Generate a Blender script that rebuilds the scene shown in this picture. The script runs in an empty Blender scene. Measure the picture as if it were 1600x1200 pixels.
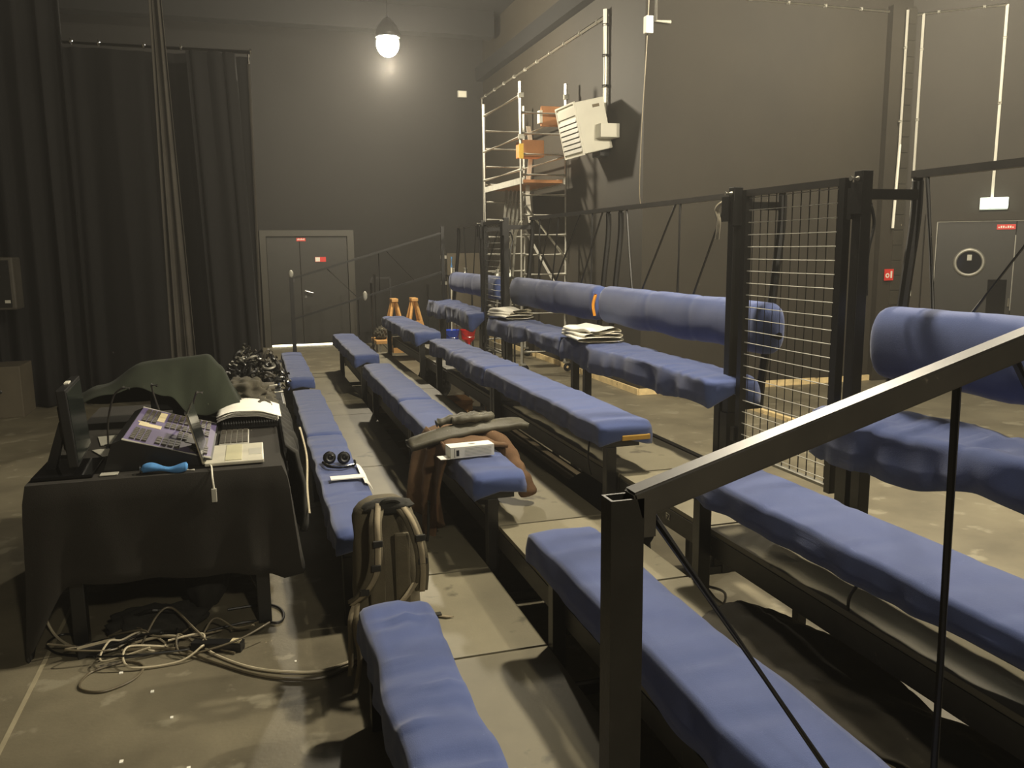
import bpy, bmesh, math, random
from mathutils import Vector, Matrix, noise
random.seed(7)
SC = bpy.context.scene
COL = SC.collection
R = math.radians

# ------------------------------------------------------------------ camera, exposure, light
cam_d = bpy.data.cameras.new('camera'); cam = bpy.data.objects.new('camera', cam_d); COL.objects.link(cam)
cam_d.sensor_width = 36.0; cam_d.lens = 1309.4 / 1600 * 36.0; cam_d.clip_start = 0.05; cam_d.clip_end = 80
_r = Vector((0.955595, -0.294525, -0.009651)); _u = Vector((0.056195, 0.149979, 0.987091)); _w = Vector((0.289276, 0.943802, -0.159870))
cam.matrix_world = Matrix(((_r.x, _u.x, -_w.x, 0), (_r.y, _u.y, -_w.y, 0), (_r.z, _u.z, -_w.z, 1.7), (0, 0, 0, 1)))
SC.camera = cam
SC.view_settings.view_transform = 'Standard'; SC.view_settings.look = 'None'
SC.view_settings.gamma = 1.0; SC.view_settings.use_curve_mapping = False
SC.view_settings.exposure = 1.2
wd = bpy.data.worlds.new('world'); SC.world = wd; wd.use_nodes = True
wd.node_tree.nodes['Background'].inputs[0].default_value = (0.02, 0.02, 0.02, 1)
wd.node_tree.nodes['Background'].inputs[1].default_value = 1.0
_wv = wd.node_tree.nodes.new('ShaderNodeVolumeScatter')   # thin haze added to lift the blacks and give the lamp a halo
_wv.inputs['Density'].default_value = .0038; _wv.inputs['Anisotropy'].default_value = .5; _wv.inputs['Color'].default_value = (1, .98, .94, 1)
wd.node_tree.links.new(_wv.outputs[0], wd.node_tree.nodes['World Output'].inputs['Volume'])
WARM = (1.0, 0.885, 0.68)
LAMPS = [  # position, watts  : the hall's hanging work lamps
    ((1.95, 12.0, 4.52), 300), ((2.1, 3.9, 4.35), 250), ((6.9, 6.7, 4.75), 90), ((1.2, -3.0, 4.35), 190), ((4.7, 3.3, 4.4), 300)]

# ------------------------------------------------------------------ materials
MATS = {}
def srgb(c):
    return tuple(((v/255)/12.92 if v/255 <= .04045 else ((v/255+.055)/1.055)**2.4) for v in c)
def mat(name, rgb, rough=.7, metal=0., var=.15, scale=6., bump=0., bscale=40., emit=None, estr=0., spec=.5, rgb2=None, stretch=None, wear=None, sheen=0):
    if name in MATS: return MATS[name]
    m = bpy.data.materials.new(name); m.use_nodes = True; nt = m.node_tree; n = nt.nodes; l = nt.links
    b = n['Principled BSDF']; c = srgb(rgb)
    tc = n.new('ShaderNodeTexCoord'); mp = n.new('ShaderNodeMapping'); l.new(tc.outputs['Object'], mp.inputs['Vector'])
    if stretch: mp.inputs['Scale'].default_value = stretch
    nz = n.new('ShaderNodeTexNoise'); nz.inputs['Scale'].default_value = scale; nz.inputs['Detail'].default_value = 6
    nz.inputs['Roughness'].default_value = .6
    l.new(mp.outputs[0], nz.inputs['Vector'])
    cr = n.new('ShaderNodeValToRGB'); l.new(nz.outputs[0], cr.inputs[0])
    c2 = srgb(rgb2) if rgb2 else tuple(v*(1+var) for v in c)
    c1 = tuple(v*(1-var) for v in c) if not rgb2 else c
    cr.color_ramp.elements[0].position = .33; cr.color_ramp.elements[1].position = .67
    cr.color_ramp.elements[0].color = (*c1, 1); cr.color_ramp.elements[1].color = (*c2, 1)
    out = cr.outputs[0]
    if wear:   # (rgb, scale, threshold) scattered worn flecks
        n2 = n.new('ShaderNodeTexNoise'); n2.inputs['Scale'].default_value = wear[1]; n2.inputs['Detail'].default_value = 8
        l.new(tc.outputs['Object'], n2.inputs['Vector'])
        r2 = n.new('ShaderNodeValToRGB'); r2.color_ramp.elements[0].position = wear[2]; r2.color_ramp.elements[1].position = wear[2]+.05
        r2.color_ramp.elements[0].color = (0, 0, 0, 1); r2.color_ramp.elements[1].color = (1, 1, 1, 1)
        l.new(n2.outputs[0], r2.inputs[0])
        mx = n.new('ShaderNodeMixRGB'); l.new(r2.outputs[0], mx.inputs[0]); l.new(out, mx.inputs[1]); mx.inputs[2].default_value = (*srgb(wear[0]), 1)
        out = mx.outputs[0]
    l.new(out, b.inputs['Base Color'])
    b.inputs['Roughness'].default_value = rough; b.inputs['Metallic'].default_value = metal
    b.inputs['Specular IOR Level'].default_value = spec
    if sheen: b.inputs['Sheen Weight'].default_value = sheen
    if bump:
        bn = n.new('ShaderNodeTexNoise'); bn.inputs['Scale'].default_value = bscale; bn.inputs['Detail'].default_value = 4
        l.new(mp.outputs[0], bn.inputs['Vector'])
        bu = n.new('ShaderNodeBump'); bu.inputs['Strength'].default_value = bump; bu.inputs['Distance'].default_value = .01
        l.new(bn.outputs[0], bu.inputs['Height']); l.new(bu.outputs[0], b.inputs['Normal'])
    if emit:
        b.inputs['Emission Color'].default_value = (*emit, 1); b.inputs['Emission Strength'].default_value = estr
    MATS[name] = m; return m
M_floor = mat('floor_lino', (96, 90, 74), .5, var=.22, scale=1.6, bump=.08, bscale=60, wear=((134, 128, 109), 5, .60), rgb2=(124, 117, 97))
M_deck = mat('deck_lino', (120, 114, 94), .55, var=.15, scale=2.5, bump=.06, bscale=80, wear=((90, 85, 69), 5, .66))
M_steel = mat('black_steel', (21, 20, 18), .38, var=.25, scale=14, bump=.05, bscale=120, wear=((50, 46, 38), 22, .74))
M_steelrail = mat('glossy_black_rail', (40, 37, 32), .42, var=.3, scale=9, wear=((96, 90, 78), 24, .70), spec=.9)
M_edge = mat('dark_channel', (44, 41, 34), .5, var=.3, scale=9, wear=((74, 69, 56), 18, .66))
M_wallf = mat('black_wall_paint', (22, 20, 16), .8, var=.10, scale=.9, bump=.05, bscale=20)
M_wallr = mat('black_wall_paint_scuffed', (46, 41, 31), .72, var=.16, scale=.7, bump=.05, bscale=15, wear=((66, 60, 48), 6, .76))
M_ceil = mat('black_ceiling', (13, 13, 12), .9, var=.1, scale=2)
M_door = mat('door_paint', (33, 31, 25), .5, var=.08, scale=3)
M_frame = mat('door_frame_paint', (50, 47, 38), .5, var=.1, scale=5)
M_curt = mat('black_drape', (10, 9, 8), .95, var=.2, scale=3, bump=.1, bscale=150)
M_curt2 = mat('lit_grey_drape', (62, 58, 51), .95, var=.2, scale=3, bump=.1, bscale=150)  # grey paints in the light caught on a curtain's turned edge
M_blue = mat('blue_stretch_cloth', (66, 80, 126), .88, var=.06, scale=4, bump=.12, bscale=300, spec=.2, sheen=.25)
M_foam = mat('yellow_foam', (178, 140, 62), .9, var=.08, scale=20)
M_white = mat('white_paint', (225, 222, 206), .45, var=.04, scale=5)
M_pipe = mat('white_conduit', (235, 232, 218), .45, var=.04, scale=5)
M_alu = mat('aluminium', (205, 203, 192), .4, metal=.4, var=.12, scale=12)
M_alud = mat('dull_aluminium', (150, 148, 138), .5, metal=.6, var=.15, scale=12)
M_wood = mat('pine_wood', (206, 158, 96), .6, var=.12, scale=5, stretch=(1, 1, 8))
M_plywood = mat('orange_plywood', (186, 126, 74), .6, var=.12, scale=5, stretch=(1, 8, 1))
M_skirt = mat('raw_timber_skirting', (226, 202, 150), .6, var=.2, scale=9, wear=((96, 72, 44), 7, .64))
M_black = mat('black_plastic', (22, 22, 22), .4, var=.1, scale=20)
M_bgloss = mat('black_gloss', (12, 12, 13), .12, var=.1, scale=20)
M_cloth = mat('black_table_cloth', (33, 30, 24), .95, var=.12, scale=6, bump=.1, bscale=300)
M_clotht = mat('charcoal_cloth', (70, 66, 54), .95, var=.12, scale=6, bump=.1, bscale=300)
M_gcloth = mat('dark_green_cloth', (27, 33, 19), .95, var=.12, scale=6, bump=.1, bscale=300)
M_paper = mat('paper', (240, 238, 226), .8, var=.02, scale=20)
M_purple = mat('purple_console_panel', (92, 83, 118), .45, var=.06, scale=10)
M_key = mat('console_key', (70, 66, 58), .5, var=.2, scale=30)
M_keyl = mat('console_key_pale', (198, 186, 150), .5, var=.1, scale=30)
M_olive = mat('olive_canvas', (84, 77, 59), .85, var=.15, scale=10, bump=.15, bscale=200)
M_strap = mat('tan_webbing', (136, 125, 101), .8, var=.1, scale=25, bump=.15, bscale=250)
M_dkcan = mat('dark_canvas', (36, 35, 30), .9, var=.15, scale=10, bump=.15, bscale=200)
M_brown = mat('brown_suede', (104, 80, 55), .9, var=.22, scale=7, bump=.15, bscale=120, rgb2=(92, 66, 42))
M_gtex = mat('grey_green_jacket', (72, 69, 56), .6, var=.22, scale=9, bump=.1, bscale=80)
M_towel = mat('white_towel', (236, 232, 218), .95, var=.04, scale=12, bump=.25, bscale=150)
M_red = mat('red_sign', (206, 52, 44), .5, var=.04, scale=10)
M_redp = mat('red_plastic', (214, 30, 28), .4, var=.04, scale=10)
M_bluep = mat('blue_plastic', (36, 72, 190), .4, var=.04, scale=10)
M_grey = mat('grey_painted_wood', (84, 77, 62), .7, var=.1, scale=5)
M_greyp = mat('grey_plastic', (170, 168, 156), .5, var=.05, scale=5)
M_chrome = mat('chrome', (210, 208, 200), .15, metal=1, var=.05, scale=20)
M_cable = mat('grey_cable', (96, 88, 70), .45, var=.2, scale=10)
M_cableb = mat('black_cable', (20, 19, 17), .45, var=.2, scale=10)
M_cablew = mat('pale_cable', (186, 176, 150), .45, var=.1, scale=10)
M_bltow = mat('light_blue_cloth', (72, 128, 184), .85, var=.2, scale=20)
M_rope = mat('grey_rope', (120, 114, 98), .8, var=.2, scale=30)
M_plank = mat('dark_stained_plank', (92, 82, 64), .6, var=.25, scale=4, stretch=(1, .2, 1))
M_exit = mat('exit_sign_lit', (235, 255, 240), .5, emit=(.86, 1.0, .86), estr=1.5)
M_glow = mat('lamp_glass', (255, 250, 230), .5, emit=(1.0, .93, .72), estr=25)
M_daylight = mat('light_under_door', (255, 250, 220), .5, emit=(1.0, .9, .62), estr=2.2)
M_glass = mat('dark_window_glass', (22, 22, 26), .06, var=.05, spec=1.)
M_card = mat('cardboard', (176, 132, 84), .8, var=.08, scale=8)
M_scrn = mat('screen_glass', (30, 34, 32), .15, var=.05)
M_seatboard = mat('seat_board', (34, 32, 28), .6, var=.2, scale=8)
M_block = mat('painted_block', (50, 46, 36), .7, var=.12, scale=5, bump=.2, bscale=30)

# ------------------------------------------------------------------ geometry helpers (world metres)
def NB(): return bmesh.new()
def box(bm, lo, hi, bev=0.0, mtx=None):
    lo = Vector(lo); hi = Vector(hi)
    c = (lo+hi)/2; s = hi-lo
    t = bmesh.ops.create_cube(bm, size=1.0, matrix=Matrix.Translation(c) @ Matrix.Diagonal((s.x, s.y, s.z, 1)))
    vs = t['verts']
    if bev:
        es = list({e for v in vs for e in v.link_edges})
        rr = bmesh.ops.bevel(bm, geom=es, offset=bev, segments=2, affect='EDGES', profile=.6)
        vs = list({v for f in rr['faces'] for v in f.verts} | {v for v in vs if v.is_valid})
    if mtx is not None:
        bmesh.ops.transform(bm, matrix=mtx, verts=[v for v in vs if v.is_valid])
    return vs
def frame_of(d, up=None):
    d = d.normalized(); up = Vector(up) if up else (Vector((0, 0, 1)) if abs(d.z) < .95 else Vector((1, 0, 0)))
    x = d.cross(up).normalized(); y = x.cross(d).normalized(); return x, y
def beam(bm, p0, p1, w, h, up=None, cap=True):
    p0 = Vector(p0); p1 = Vector(p1); x, y = frame_of(p1-p0, up)
    vs = []
    for p in (p0, p1):
        for a, b in ((-1, -1), (1, -1), (1, 1), (-1, 1)):
            vs.append(bm.verts.new(p + x*a*w/2 + y*b*h/2))
    for i in range(4):
        bm.faces.new((vs[i], vs[(i+1) % 4], vs[4+(i+1) % 4], vs[4+i]))
    if cap:
        bm.faces.new(vs[3::-1]); bm.faces.new(vs[4:])
def tube(bm, pts, r, n=8, cap=True, closed=False):
    pts = [Vector(p) for p in pts]; rings = []; prev = None; m = len(pts)
    for i, p in enumerate(pts):
        if closed: d = (pts[(i+1) % m]-pts[i-1])
        else: d = (pts[min(i+1, m-1)]-pts[max(i-1, 0)])
        d = d.normalized() if d.length > 1e-9 else Vector((0, 0, 1))
        if prev is None: x, y = frame_of(d)
        else:
            x = prev - d*prev.dot(d)
            x = x.normalized() if x.length > 1e-6 else frame_of(d)[0]
            y = d.cross(x)
        prev = x
        rr = r[i] if isinstance(r, (list, tuple)) else r
        rings.append([bm.verts.new(p + (x*math.cos(t)+y*math.sin(t))*rr) for t in [2*math.pi*k/n for k in range(n)]])
    last = m if closed else m-1
    for i in range(last):
        a, b = rings[i], rings[(i+1) % m]
        for k in range(n): bm.faces.new((a[k], a[(k+1) % n], b[(k+1) % n], b[k]))
    if cap and not closed:
        bm.faces.new(rings[0][::-1]); bm.faces.new(rings[-1])
def spline(pts, n=8, closed=False):
    P = [Vector(p) for p in pts]; out = []; m = len(P)
    rng = m if closed else m-1
    for i in range(rng):
        if closed: a, b, c, d = P[i-1], P[i], P[(i+1) % m], P[(i+2) % m]
        else: a, b, c, d = P[max(i-1, 0)], P[i], P[i+1], P[min(i+2, m-1)]
        for k in range(n):
            t = k/n
            out.append(.5*((2*b)+(c-a)*t+(2*a-5*b+4*c-d)*t*t+(3*b-a-3*c+d)*t**3))
    if not closed: out.append(P[-1])
    return out
def grid(bm, fn, nu, nv, closed_u=False):
    V = [[bm.verts.new(fn(i/(nu if closed_u else nu-1), j/(nv-1))) for j in range(nv)] for i in range(nu)]
    for i in range(nu if closed_u else nu-1):
        for j in range(nv-1):
            bm.faces.new((V[i][j], V[(i+1) % nu][j], V[(i+1) % nu][j+1], V[i][j+1]))
    return V
def blob(bm, c, r, sub=3, amp=.15, fr=2.5, seed=0, flat=None):
    t = bmesh.ops.create_icosphere(bm, subdivisions=sub, radius=1)
    for v in t['verts']:
        k = 1+amp*noise.noise(v.co*fr+Vector((seed, seed*1.7, 0)))
        p = Vector((v.co.x*r[0]*k, v.co.y*r[1]*k, v.co.z*r[2]*k))
        if flat is not None and p.z < -flat: p.z = -flat + (p.z+flat)*.1
        v.co = p+Vector(c)
def poly_extrude(bm, pts, vec):
    a = [bm.verts.new(Vector(p)) for p in pts]; b = [bm.verts.new(Vector(p)+Vector(vec)) for p in pts]
    n = len(a)
    bm.faces.new(a[::-1]); bm.faces.new(b)
    for i in range(n): bm.faces.new((a[i], a[(i+1) % n], b[(i+1) % n], b[i]))

def link(name, bm, m, parent=None, smooth=False, solid=0, subd=0, sharp=40):
    bmesh.ops.recalc_face_normals(bm, faces=bm.faces)
    me = bpy.data.meshes.new(name); 
    root = parent
    while root is not None and root.parent: root = root.parent
    if root is not None: bmesh.ops.translate(bm, verts=bm.verts, vec=-root.location)
    bm.to_mesh(me); bm.free(); me.materials.append(m)
    o = bpy.data.objects.new(name, me); COL.objects.link(o)
    if parent is not None: o.parent = parent
    if smooth:
        for p in me.polygons: p.use_smooth = True
        if sharp: 
            try: me.set_sharp_from_angle(angle=R(sharp))
            except Exception: pass
    if solid:
        s = o.modifiers.new('solid', 'SOLIDIFY'); s.thickness = solid; s.offset = 0
    if subd:
        s = o.modifiers.new('sub', 'SUBSURF'); s.levels = subd; s.render_levels = subd
    return o
def thing(name, label, cat, loc=(0, 0, 0), group=None):
    o = bpy.data.objects.new(name, None); COL.objects.link(o); o.location = loc; o.empty_display_size = .1
    o['label'] = label; o['category'] = cat
    if group: o['group'] = group
    return o
def tag(o, label, cat, group=None, stuff=False):
    # a thing that is one mesh
    o['label'] = label; o['category'] = cat
    if group: o['group'] = group
    if stuff: o['kind'] = 'stuff'
    return o
def struct(name, bm, m, parent=None, **k):
    o = link(name, bm, m, parent, **k)
    if parent is None: o['kind'] = 'structure'
    return o
def copy_tree(o, parent=None):
    c = o.copy(); COL.objects.link(c)
    if parent is not None: c.parent = parent
    for ch in list(o.children): copy_tree(ch, c)
    return c
def fbox(name, lo, hi, m, parent=None, bev=0., **k):
    bm = NB(); box(bm, lo, hi, bev); return link(name, bm, m, parent, **k)
def ftube(name, pts, r, m, parent=None, n=8, **k):
    bm = NB(); tube(bm, pts, r, n); return link(name, bm, m, parent, smooth=True, **k)

# ------------------------------------------------------------------ the hall
YF = 15.5; XR = 4.25; YC = 8.78; ZC = 5.6
CD = Vector((7.794, 8.794, 0)); DD = Vector((.746, -.665, 0)); DN = Vector((-.665, -.746, 0))
bm = NB(); box(bm, (-5.2, -7, -.1), (12.5, YF+.2, 0)); struct('floor', bm, M_floor)
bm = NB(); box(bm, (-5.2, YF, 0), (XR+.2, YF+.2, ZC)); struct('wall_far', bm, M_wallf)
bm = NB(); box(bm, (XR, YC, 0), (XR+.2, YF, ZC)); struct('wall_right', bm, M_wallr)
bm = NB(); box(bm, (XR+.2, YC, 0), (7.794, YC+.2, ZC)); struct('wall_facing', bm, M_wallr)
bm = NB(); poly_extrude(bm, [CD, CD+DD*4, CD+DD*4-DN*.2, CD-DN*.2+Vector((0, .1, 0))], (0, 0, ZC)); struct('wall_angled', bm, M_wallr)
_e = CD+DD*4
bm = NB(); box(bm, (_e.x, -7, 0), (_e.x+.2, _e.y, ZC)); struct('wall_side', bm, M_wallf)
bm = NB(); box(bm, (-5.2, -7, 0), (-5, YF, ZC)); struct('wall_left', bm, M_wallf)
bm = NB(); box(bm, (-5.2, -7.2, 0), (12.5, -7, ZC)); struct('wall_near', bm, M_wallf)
bm = NB(); box(bm, (-5.2, -7.2, ZC), (12.5, YF+.2, ZC+.15)); struct('ceiling', bm, M_ceil)
# lower ceiling over the right part of the hall and a deep beam
bm = NB(); box(bm, (4.4, -6.9, 4.95), (12.4, YC, 5.1)); struct('ceiling_lower', bm, M_ceil)
bm = NB(); box(bm, (3.35, -6.9, 4.5), (4.4, YC, 4.95)); struct('trim_1', bm, M_ceil)
bm = NB(); box(bm, (XR-.14, YC, 4.72), (XR, YF, 4.95)); struct('trim_2', bm, M_ceil)
for i, y in enumerate((5.6, 10.4, 14.2)):
    bm = NB(); box(bm, (-5, y, 5.2), (3.3 if y < YC else XR-.15, y+.28, 5.6)); struct('trim_%d' % (i+3), bm, M_ceil)
# floor seam strip
bm = NB(); box(bm, (-.935, -2, 0), (-.918, 9.5, .002)); struct('trim_6', bm, mat('seam_tape', (150, 142, 118), .5))

# raw timber skirting along the right-hand walls: separate lengths of board
def skirting(name, p0, p1, n, hgt=.075, th=.03):
    root = bpy.data.objects.new(name, None); COL.objects.link(root); root['kind'] = 'structure'
    p0 = Vector(p0); p1 = Vector(p1); L = (p1-p0)/n
    for i in range(n):
        bm = NB(); a = p0+L*i; b = a+L*.995
        z = hgt*(.9+.15*random.random())
        beam(bm, a+Vector((0, 0, z/2)), b+Vector((0, 0, z/2)), th, z); link('board', bm, M_skirt, root)
skirting('baseboard_right', (XR-.03, YC-.03, 0), (XR-.03, YF, 0), 5)
skirting('baseboard_facing', (XR-.03, YC-.03, 0), (7.45, YC-.03, 0), 4)
# timber batten lying on the floor further out
b = link('batten', (lambda bm: (beam(bm, (4.95, 4.3, .02), (4.95, 8.3, .02), .05, .04), bm)[1])(NB()), M_skirt)
tag(b, 'pale timber batten lying on the floor behind the nearest seating', 'batten')

# block pilaster at the wall corner
pil = bpy.data.objects.new('trim_7', None); COL.objects.link(pil); pil['kind'] = 'structure'
fbox('core', (7.43, YC-.09, 0), (7.76, YC, 4.5), M_wallr, pil)
me = None
for k in range(24):
    z = .02+k*.186
    bm = NB(); box(bm, (7.62, YC-.10, z), (7.77, YC-.09, z+.178), .004); link('block', bm, M_block, pil)

# far double door
def door_far():
    root = bpy.data.objects.new('door_1', None); COL.objects.link(root); root['kind'] = 'structure'
    y = YF
    for x0, x1, n in ((.27, .83, 'leaf'), (.836, 1.66, 'leaf')):
        fbox(n, (x0, y-.045, .035), (x1, y-.005, 1.94), M_door, root, .004)
    bm = NB(); box(bm, (.16, y-.09, 0), (.265, y, 2.05)); box(bm, (1.665, y-.09, 0), (1.78, y, 2.05)); box(bm, (.265, y-.09, 1.945), (1.665, y, 2.05))
    link('door_frame', bm, M_frame, root)
    bm = NB(); tube(bm, [(.9, y-.05, .985), (.9, y-.1, .985), (1.03, y-.105, .945)], .012); h = link('door_handle', bm, M_chrome, root, smooth=True)
    bm = NB(); tube(bm, [(.9, y-.045, .985), (.9, y-.06, .985)], .026, 14); link('rosette', bm, M_chrome, h)
    bm = NB(); tube(bm, [(.9, y-.045, .88), (.9, y-.06, .88)], .02, 14); link('lock', bm, M_chrome, h)
    # daylight shining through the gap under the door
    fbox('door_gap', (.28, y-.02, .003), (1.5, y-.012, .033), M_daylight, root)
    return root
door_far()
def sign(name, label, lo, hi, m, marks):
    t = thing(name, label, 'sign', ((lo[0]+hi[0])/2, lo[1], lo[2]))
    fbox('plate', lo, hi, m, t)
    bm = NB()
    for a, b2, mm in marks:
        box(bm, a, b2)
    if marks: link('marks', bm, M_white, t)
    return t
y = YF-.047
x0, z0 = .785, 1.86
sign('door_sign', 'small red and white sign at the top of the far double door', (x0, y-.004, z0), (x0+.155, y, z0+.055), M_red,
     [((x0+.012+i*.022, y-.006, z0+.018), (x0+.026+i*.022, y-.004, z0+.018+.02*(1+(i % 2)*.5)), 0) for i in range(6)])
x0, z0 = 1.09, 1.495
t = thing('door_sign', 'half white half red plate at eye level on the far door leaf', 'sign', (x0, y, z0))
fbox('plate', (x0, y-.004, z0), (x0+.19, y, z0+.085), M_red, t); fbox('white_half', (x0+.006, y-.006, z0+.006), (x0+.085, y-.004, z0+.079), M_white, t)
t = thing('switch_box', 'small white junction box high on the far wall', 'box', (3.84, YF, 4.42))
fbox('housing', (3.76, YF-.05, 4.42), (3.93, YF, 4.54), M_greyp, t, .008); fbox('cover', (3.775, YF-.055, 4.43), (3.915, YF-.05, 4.53), M_white, t, .002)

# angled wall: porthole door, exit sign
def DP(s, z, out=0.): return CD + DD*s + DN*out + Vector((0, 0, z))
def dbox(bm, s0, s1, z0, z1, o0, o1):
    poly_extrude(bm, [DP(s0, z0, o0), DP(s1, z0, o0), DP(s1, z1, o0), DP(s0, z1, o0)], DN*(o1-o0))
def ring(bm, c, nrm, r0, r1, th, n=32):
    x, yv = frame_of(nrm)
    V = []
    for k in range(n):
        t = 2*math.pi*k/n; d = x*math.cos(t)+yv*math.sin(t)
        V.append([bm.verts.new(c+d*r0), bm.verts.new(c+d*r0+nrm*th*.8), bm.verts.new(c+d*(r0+r1)/2+nrm*th), bm.verts.new(c+d*r1+nrm*th*.4), bm.verts.new(c+d*r1)])
    for k in range(n):
        a, b2 = V[k], V[(k+1) % n]
        for j in range(4): bm.faces.new((a[j], b2[j], b2[j+1], a[j+1]))
def disc(bm, c, nrm, r, n=32):
    x, yv = frame_of(nrm); bm.faces.new([bm.verts.new(c+(x*math.cos(2*math.pi*k/n)+yv*math.sin(2*math.pi*k/n))*r) for k in range(n)])
d2 = bpy.data.objects.new('door_2', None); COL.objects.link(d2); d2['kind'] = 'structure'
bm = NB(); dbox(bm, .44, 1.27, .01, 1.96, .0, .05); leaf = link('leaf', bm, M_door, d2)
bm = NB(); dbox(bm, 1.28, 2.1, .01, 1.96, .0, .05); link('leaf', bm, M_door, d2)
bm = NB(); dbox(bm, .30, .425, 0, 2.07, 0, .085); dbox(bm, 2.115, 2.24, 0, 2.07, 0, .085); dbox(bm, .425, 2.115, 1.975, 2.07, 0, .085); link('door_frame', bm, M_wallr, d2)
bm = NB(); dbox(bm, .425, .435, 0, 1.975, .05, .062); dbox(bm, .425, 2.1, 1.963, 1.975, .05, .062); dbox(bm, 1.270, 1.278, .9, 1.8, .05, .056); link('edge_strip', bm, M_alud, d2)
bm = NB(); ring(bm, DP(.805, 1.475, .05), DN, .135, .175, .02); pr = link('porthole_rim', bm, M_alud, leaf, smooth=True, sharp=0)
bm = NB(); disc(bm, DP(.805, 1.475, .054), DN, .137); link('porthole_glass', bm, M_glass, pr)
bm = NB(); dbox(bm, .78, .83, 1.50, 1.57, .055, .057); link('notice', bm, M_greyp, leaf)
bm = NB(); dbox(bm, 1.02, 1.22, .72, 1.27, .05, .056); link('kick_plate', bm, M_bgloss, leaf)
bm = NB(); dbox(bm, 1.24, 1.26, .95, 1.05, .05, .09); link('lock', bm, M_chrome, leaf)
t = thing('door_sign', 'narrow red and white sign on top of the porthole door', 'sign', DP(1.17, 1.86, .06))
bm = NB(); dbox(bm, 1.07, 1.265, 1.865, 1.925, .057, .061); link('plate', bm, M_red, t)
bm = NB()
for i in range(7): dbox(bm, 1.085+i*.024, 1.10+i*.024, 1.883, 1.883+(.025 if i % 3 else .015), .061, .063)
link('marks', bm, M_white, t)
t = thing('fire_sign', 'small red and white fire equipment sign on the wall pilaster', 'sign', (7.62, YC-.12, 1.27))
bm = NB(); box(bm, (7.50, YC-.125, 1.26), (7.635, YC-.118, 1.40)); link('plate', bm, M_red, t)
bm = NB(); ring(bm, Vector((7.545, YC-.125, 1.32)), Vector((0, -1, 0)), .014, .03, .003, 16); box(bm, (7.59, YC-.129, 1.29), (7.612, YC-.125, 1.375)); link('pictogram', bm, M_white, t)
t = thing('exit_light', 'glowing white emergency exit light above the porthole door', 'light', DP(1.02, 2.15, .1))
bm = NB(); dbox(bm, .872, 1.168, 2.10, 2.245, .0, .03); link('backplate', bm, M_greyp, t)
bm = NB(); dbox(bm, .877, 1.163, 2.115, 2.24, .03, .10); link('diffuser', bm, M_exit, t)

# conduits
CL = []
def conduit(label, pts, r=.016, clips=0, m=None):
    t = thing('conduit', label, 'conduit', pts[0])
    bm = NB(); tube(bm, pts, r, 8); link('pipe', bm, m or M_pipe, t, smooth=True)
    if clips:
        P = [Vector(p) for p in pts]; L = P[-1]-P[0]
        for k in range(clips):
            c = P[0]+L*((k+.5)/clips); d = L.normalized()
            bm = NB(); tube(bm, [c-d*.012, c+d*.012], r*1.25, 8); link('clip', bm, M_greyp if r < .03 else M_black, t)
    return t
conduit('white conduit running along the top of the right-hand wall', [(XR-.03, YF, 4.43), (XR-.03, 9.75, 4.43)], .022, 10)
conduit('thick white pipe dropping down the right-hand wall to the heater', [(XR-.04, 9.77, 4.5), (XR-.04, 9.77, 3.1)], .035, 4)
conduit('thin white conduit in the far corner beside the scaffold tower', [(XR-.03, YF-.03, 4.43), (XR-.03, YF-.03, 1.2)], .012)
conduit('long white conduit along the top of the facing wall', [(4.79, YC-.02, 4.44), (7.77, YC-.02, 4.44)], .018, 6)
conduit('short white conduit elbow beside the ceiling beam', [(4.36, YC-.03, 4.49), (4.36, YC-.03, 4.13), (4.54, YC-.03, 4.13)], .02)
conduit('white conduit along the top of the angled wall', [DP(.05, 4.43, .02), DP(1.0, 4.43, .02)], .018, 2)
conduit('white conduit dropping to the emergency exit light', [DP(1.0, 4.43, .02), DP(1.0, 2.24, .02)], .018, 3)
conduit('left white conduit of the pair at the wall pilaster', [(7.60, YC-.135, 4.44), (7.60, YC-.135, 2.9), (7.57, YC-.135, 1.9)], .017, 3)
conduit('right white conduit of the pair beside the wall pilaster', [DP(.13, 4.43, .02), DP(.13, 1.16, .02)], .018, 4)
t = thing('junction_box', 'small cream junction box at the end of the right conduit', 'box', DP(.13, 1.09, .02))
bm = NB(); dbox(bm, .075, .185, 1.06, 1.16, 0, .05); link('housing', bm, M_white, t); bm = NB(); dbox(bm, .085, .175, 1.07, 1.15, .05, .054); link('cover', bm, M_greyp, t)
t = thing('wall_rod', 'thin pale rod with a hook hanging on the facing wall', 'rod', (6.93, YC-.02, 1.1))
bm = NB(); tube(bm, [(6.95, YC, 1.84), (6.95, YC-.03, 1.84), (6.97, YC-.03, 1.84), (6.97, YC-.03, 1.12)], .009, 6); link('rod', bm, M_greyp, t); fbox('bracket', (6.90, YC-.03, 1.83), (7.0, YC, 1.86), M_greyp, t)

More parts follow.
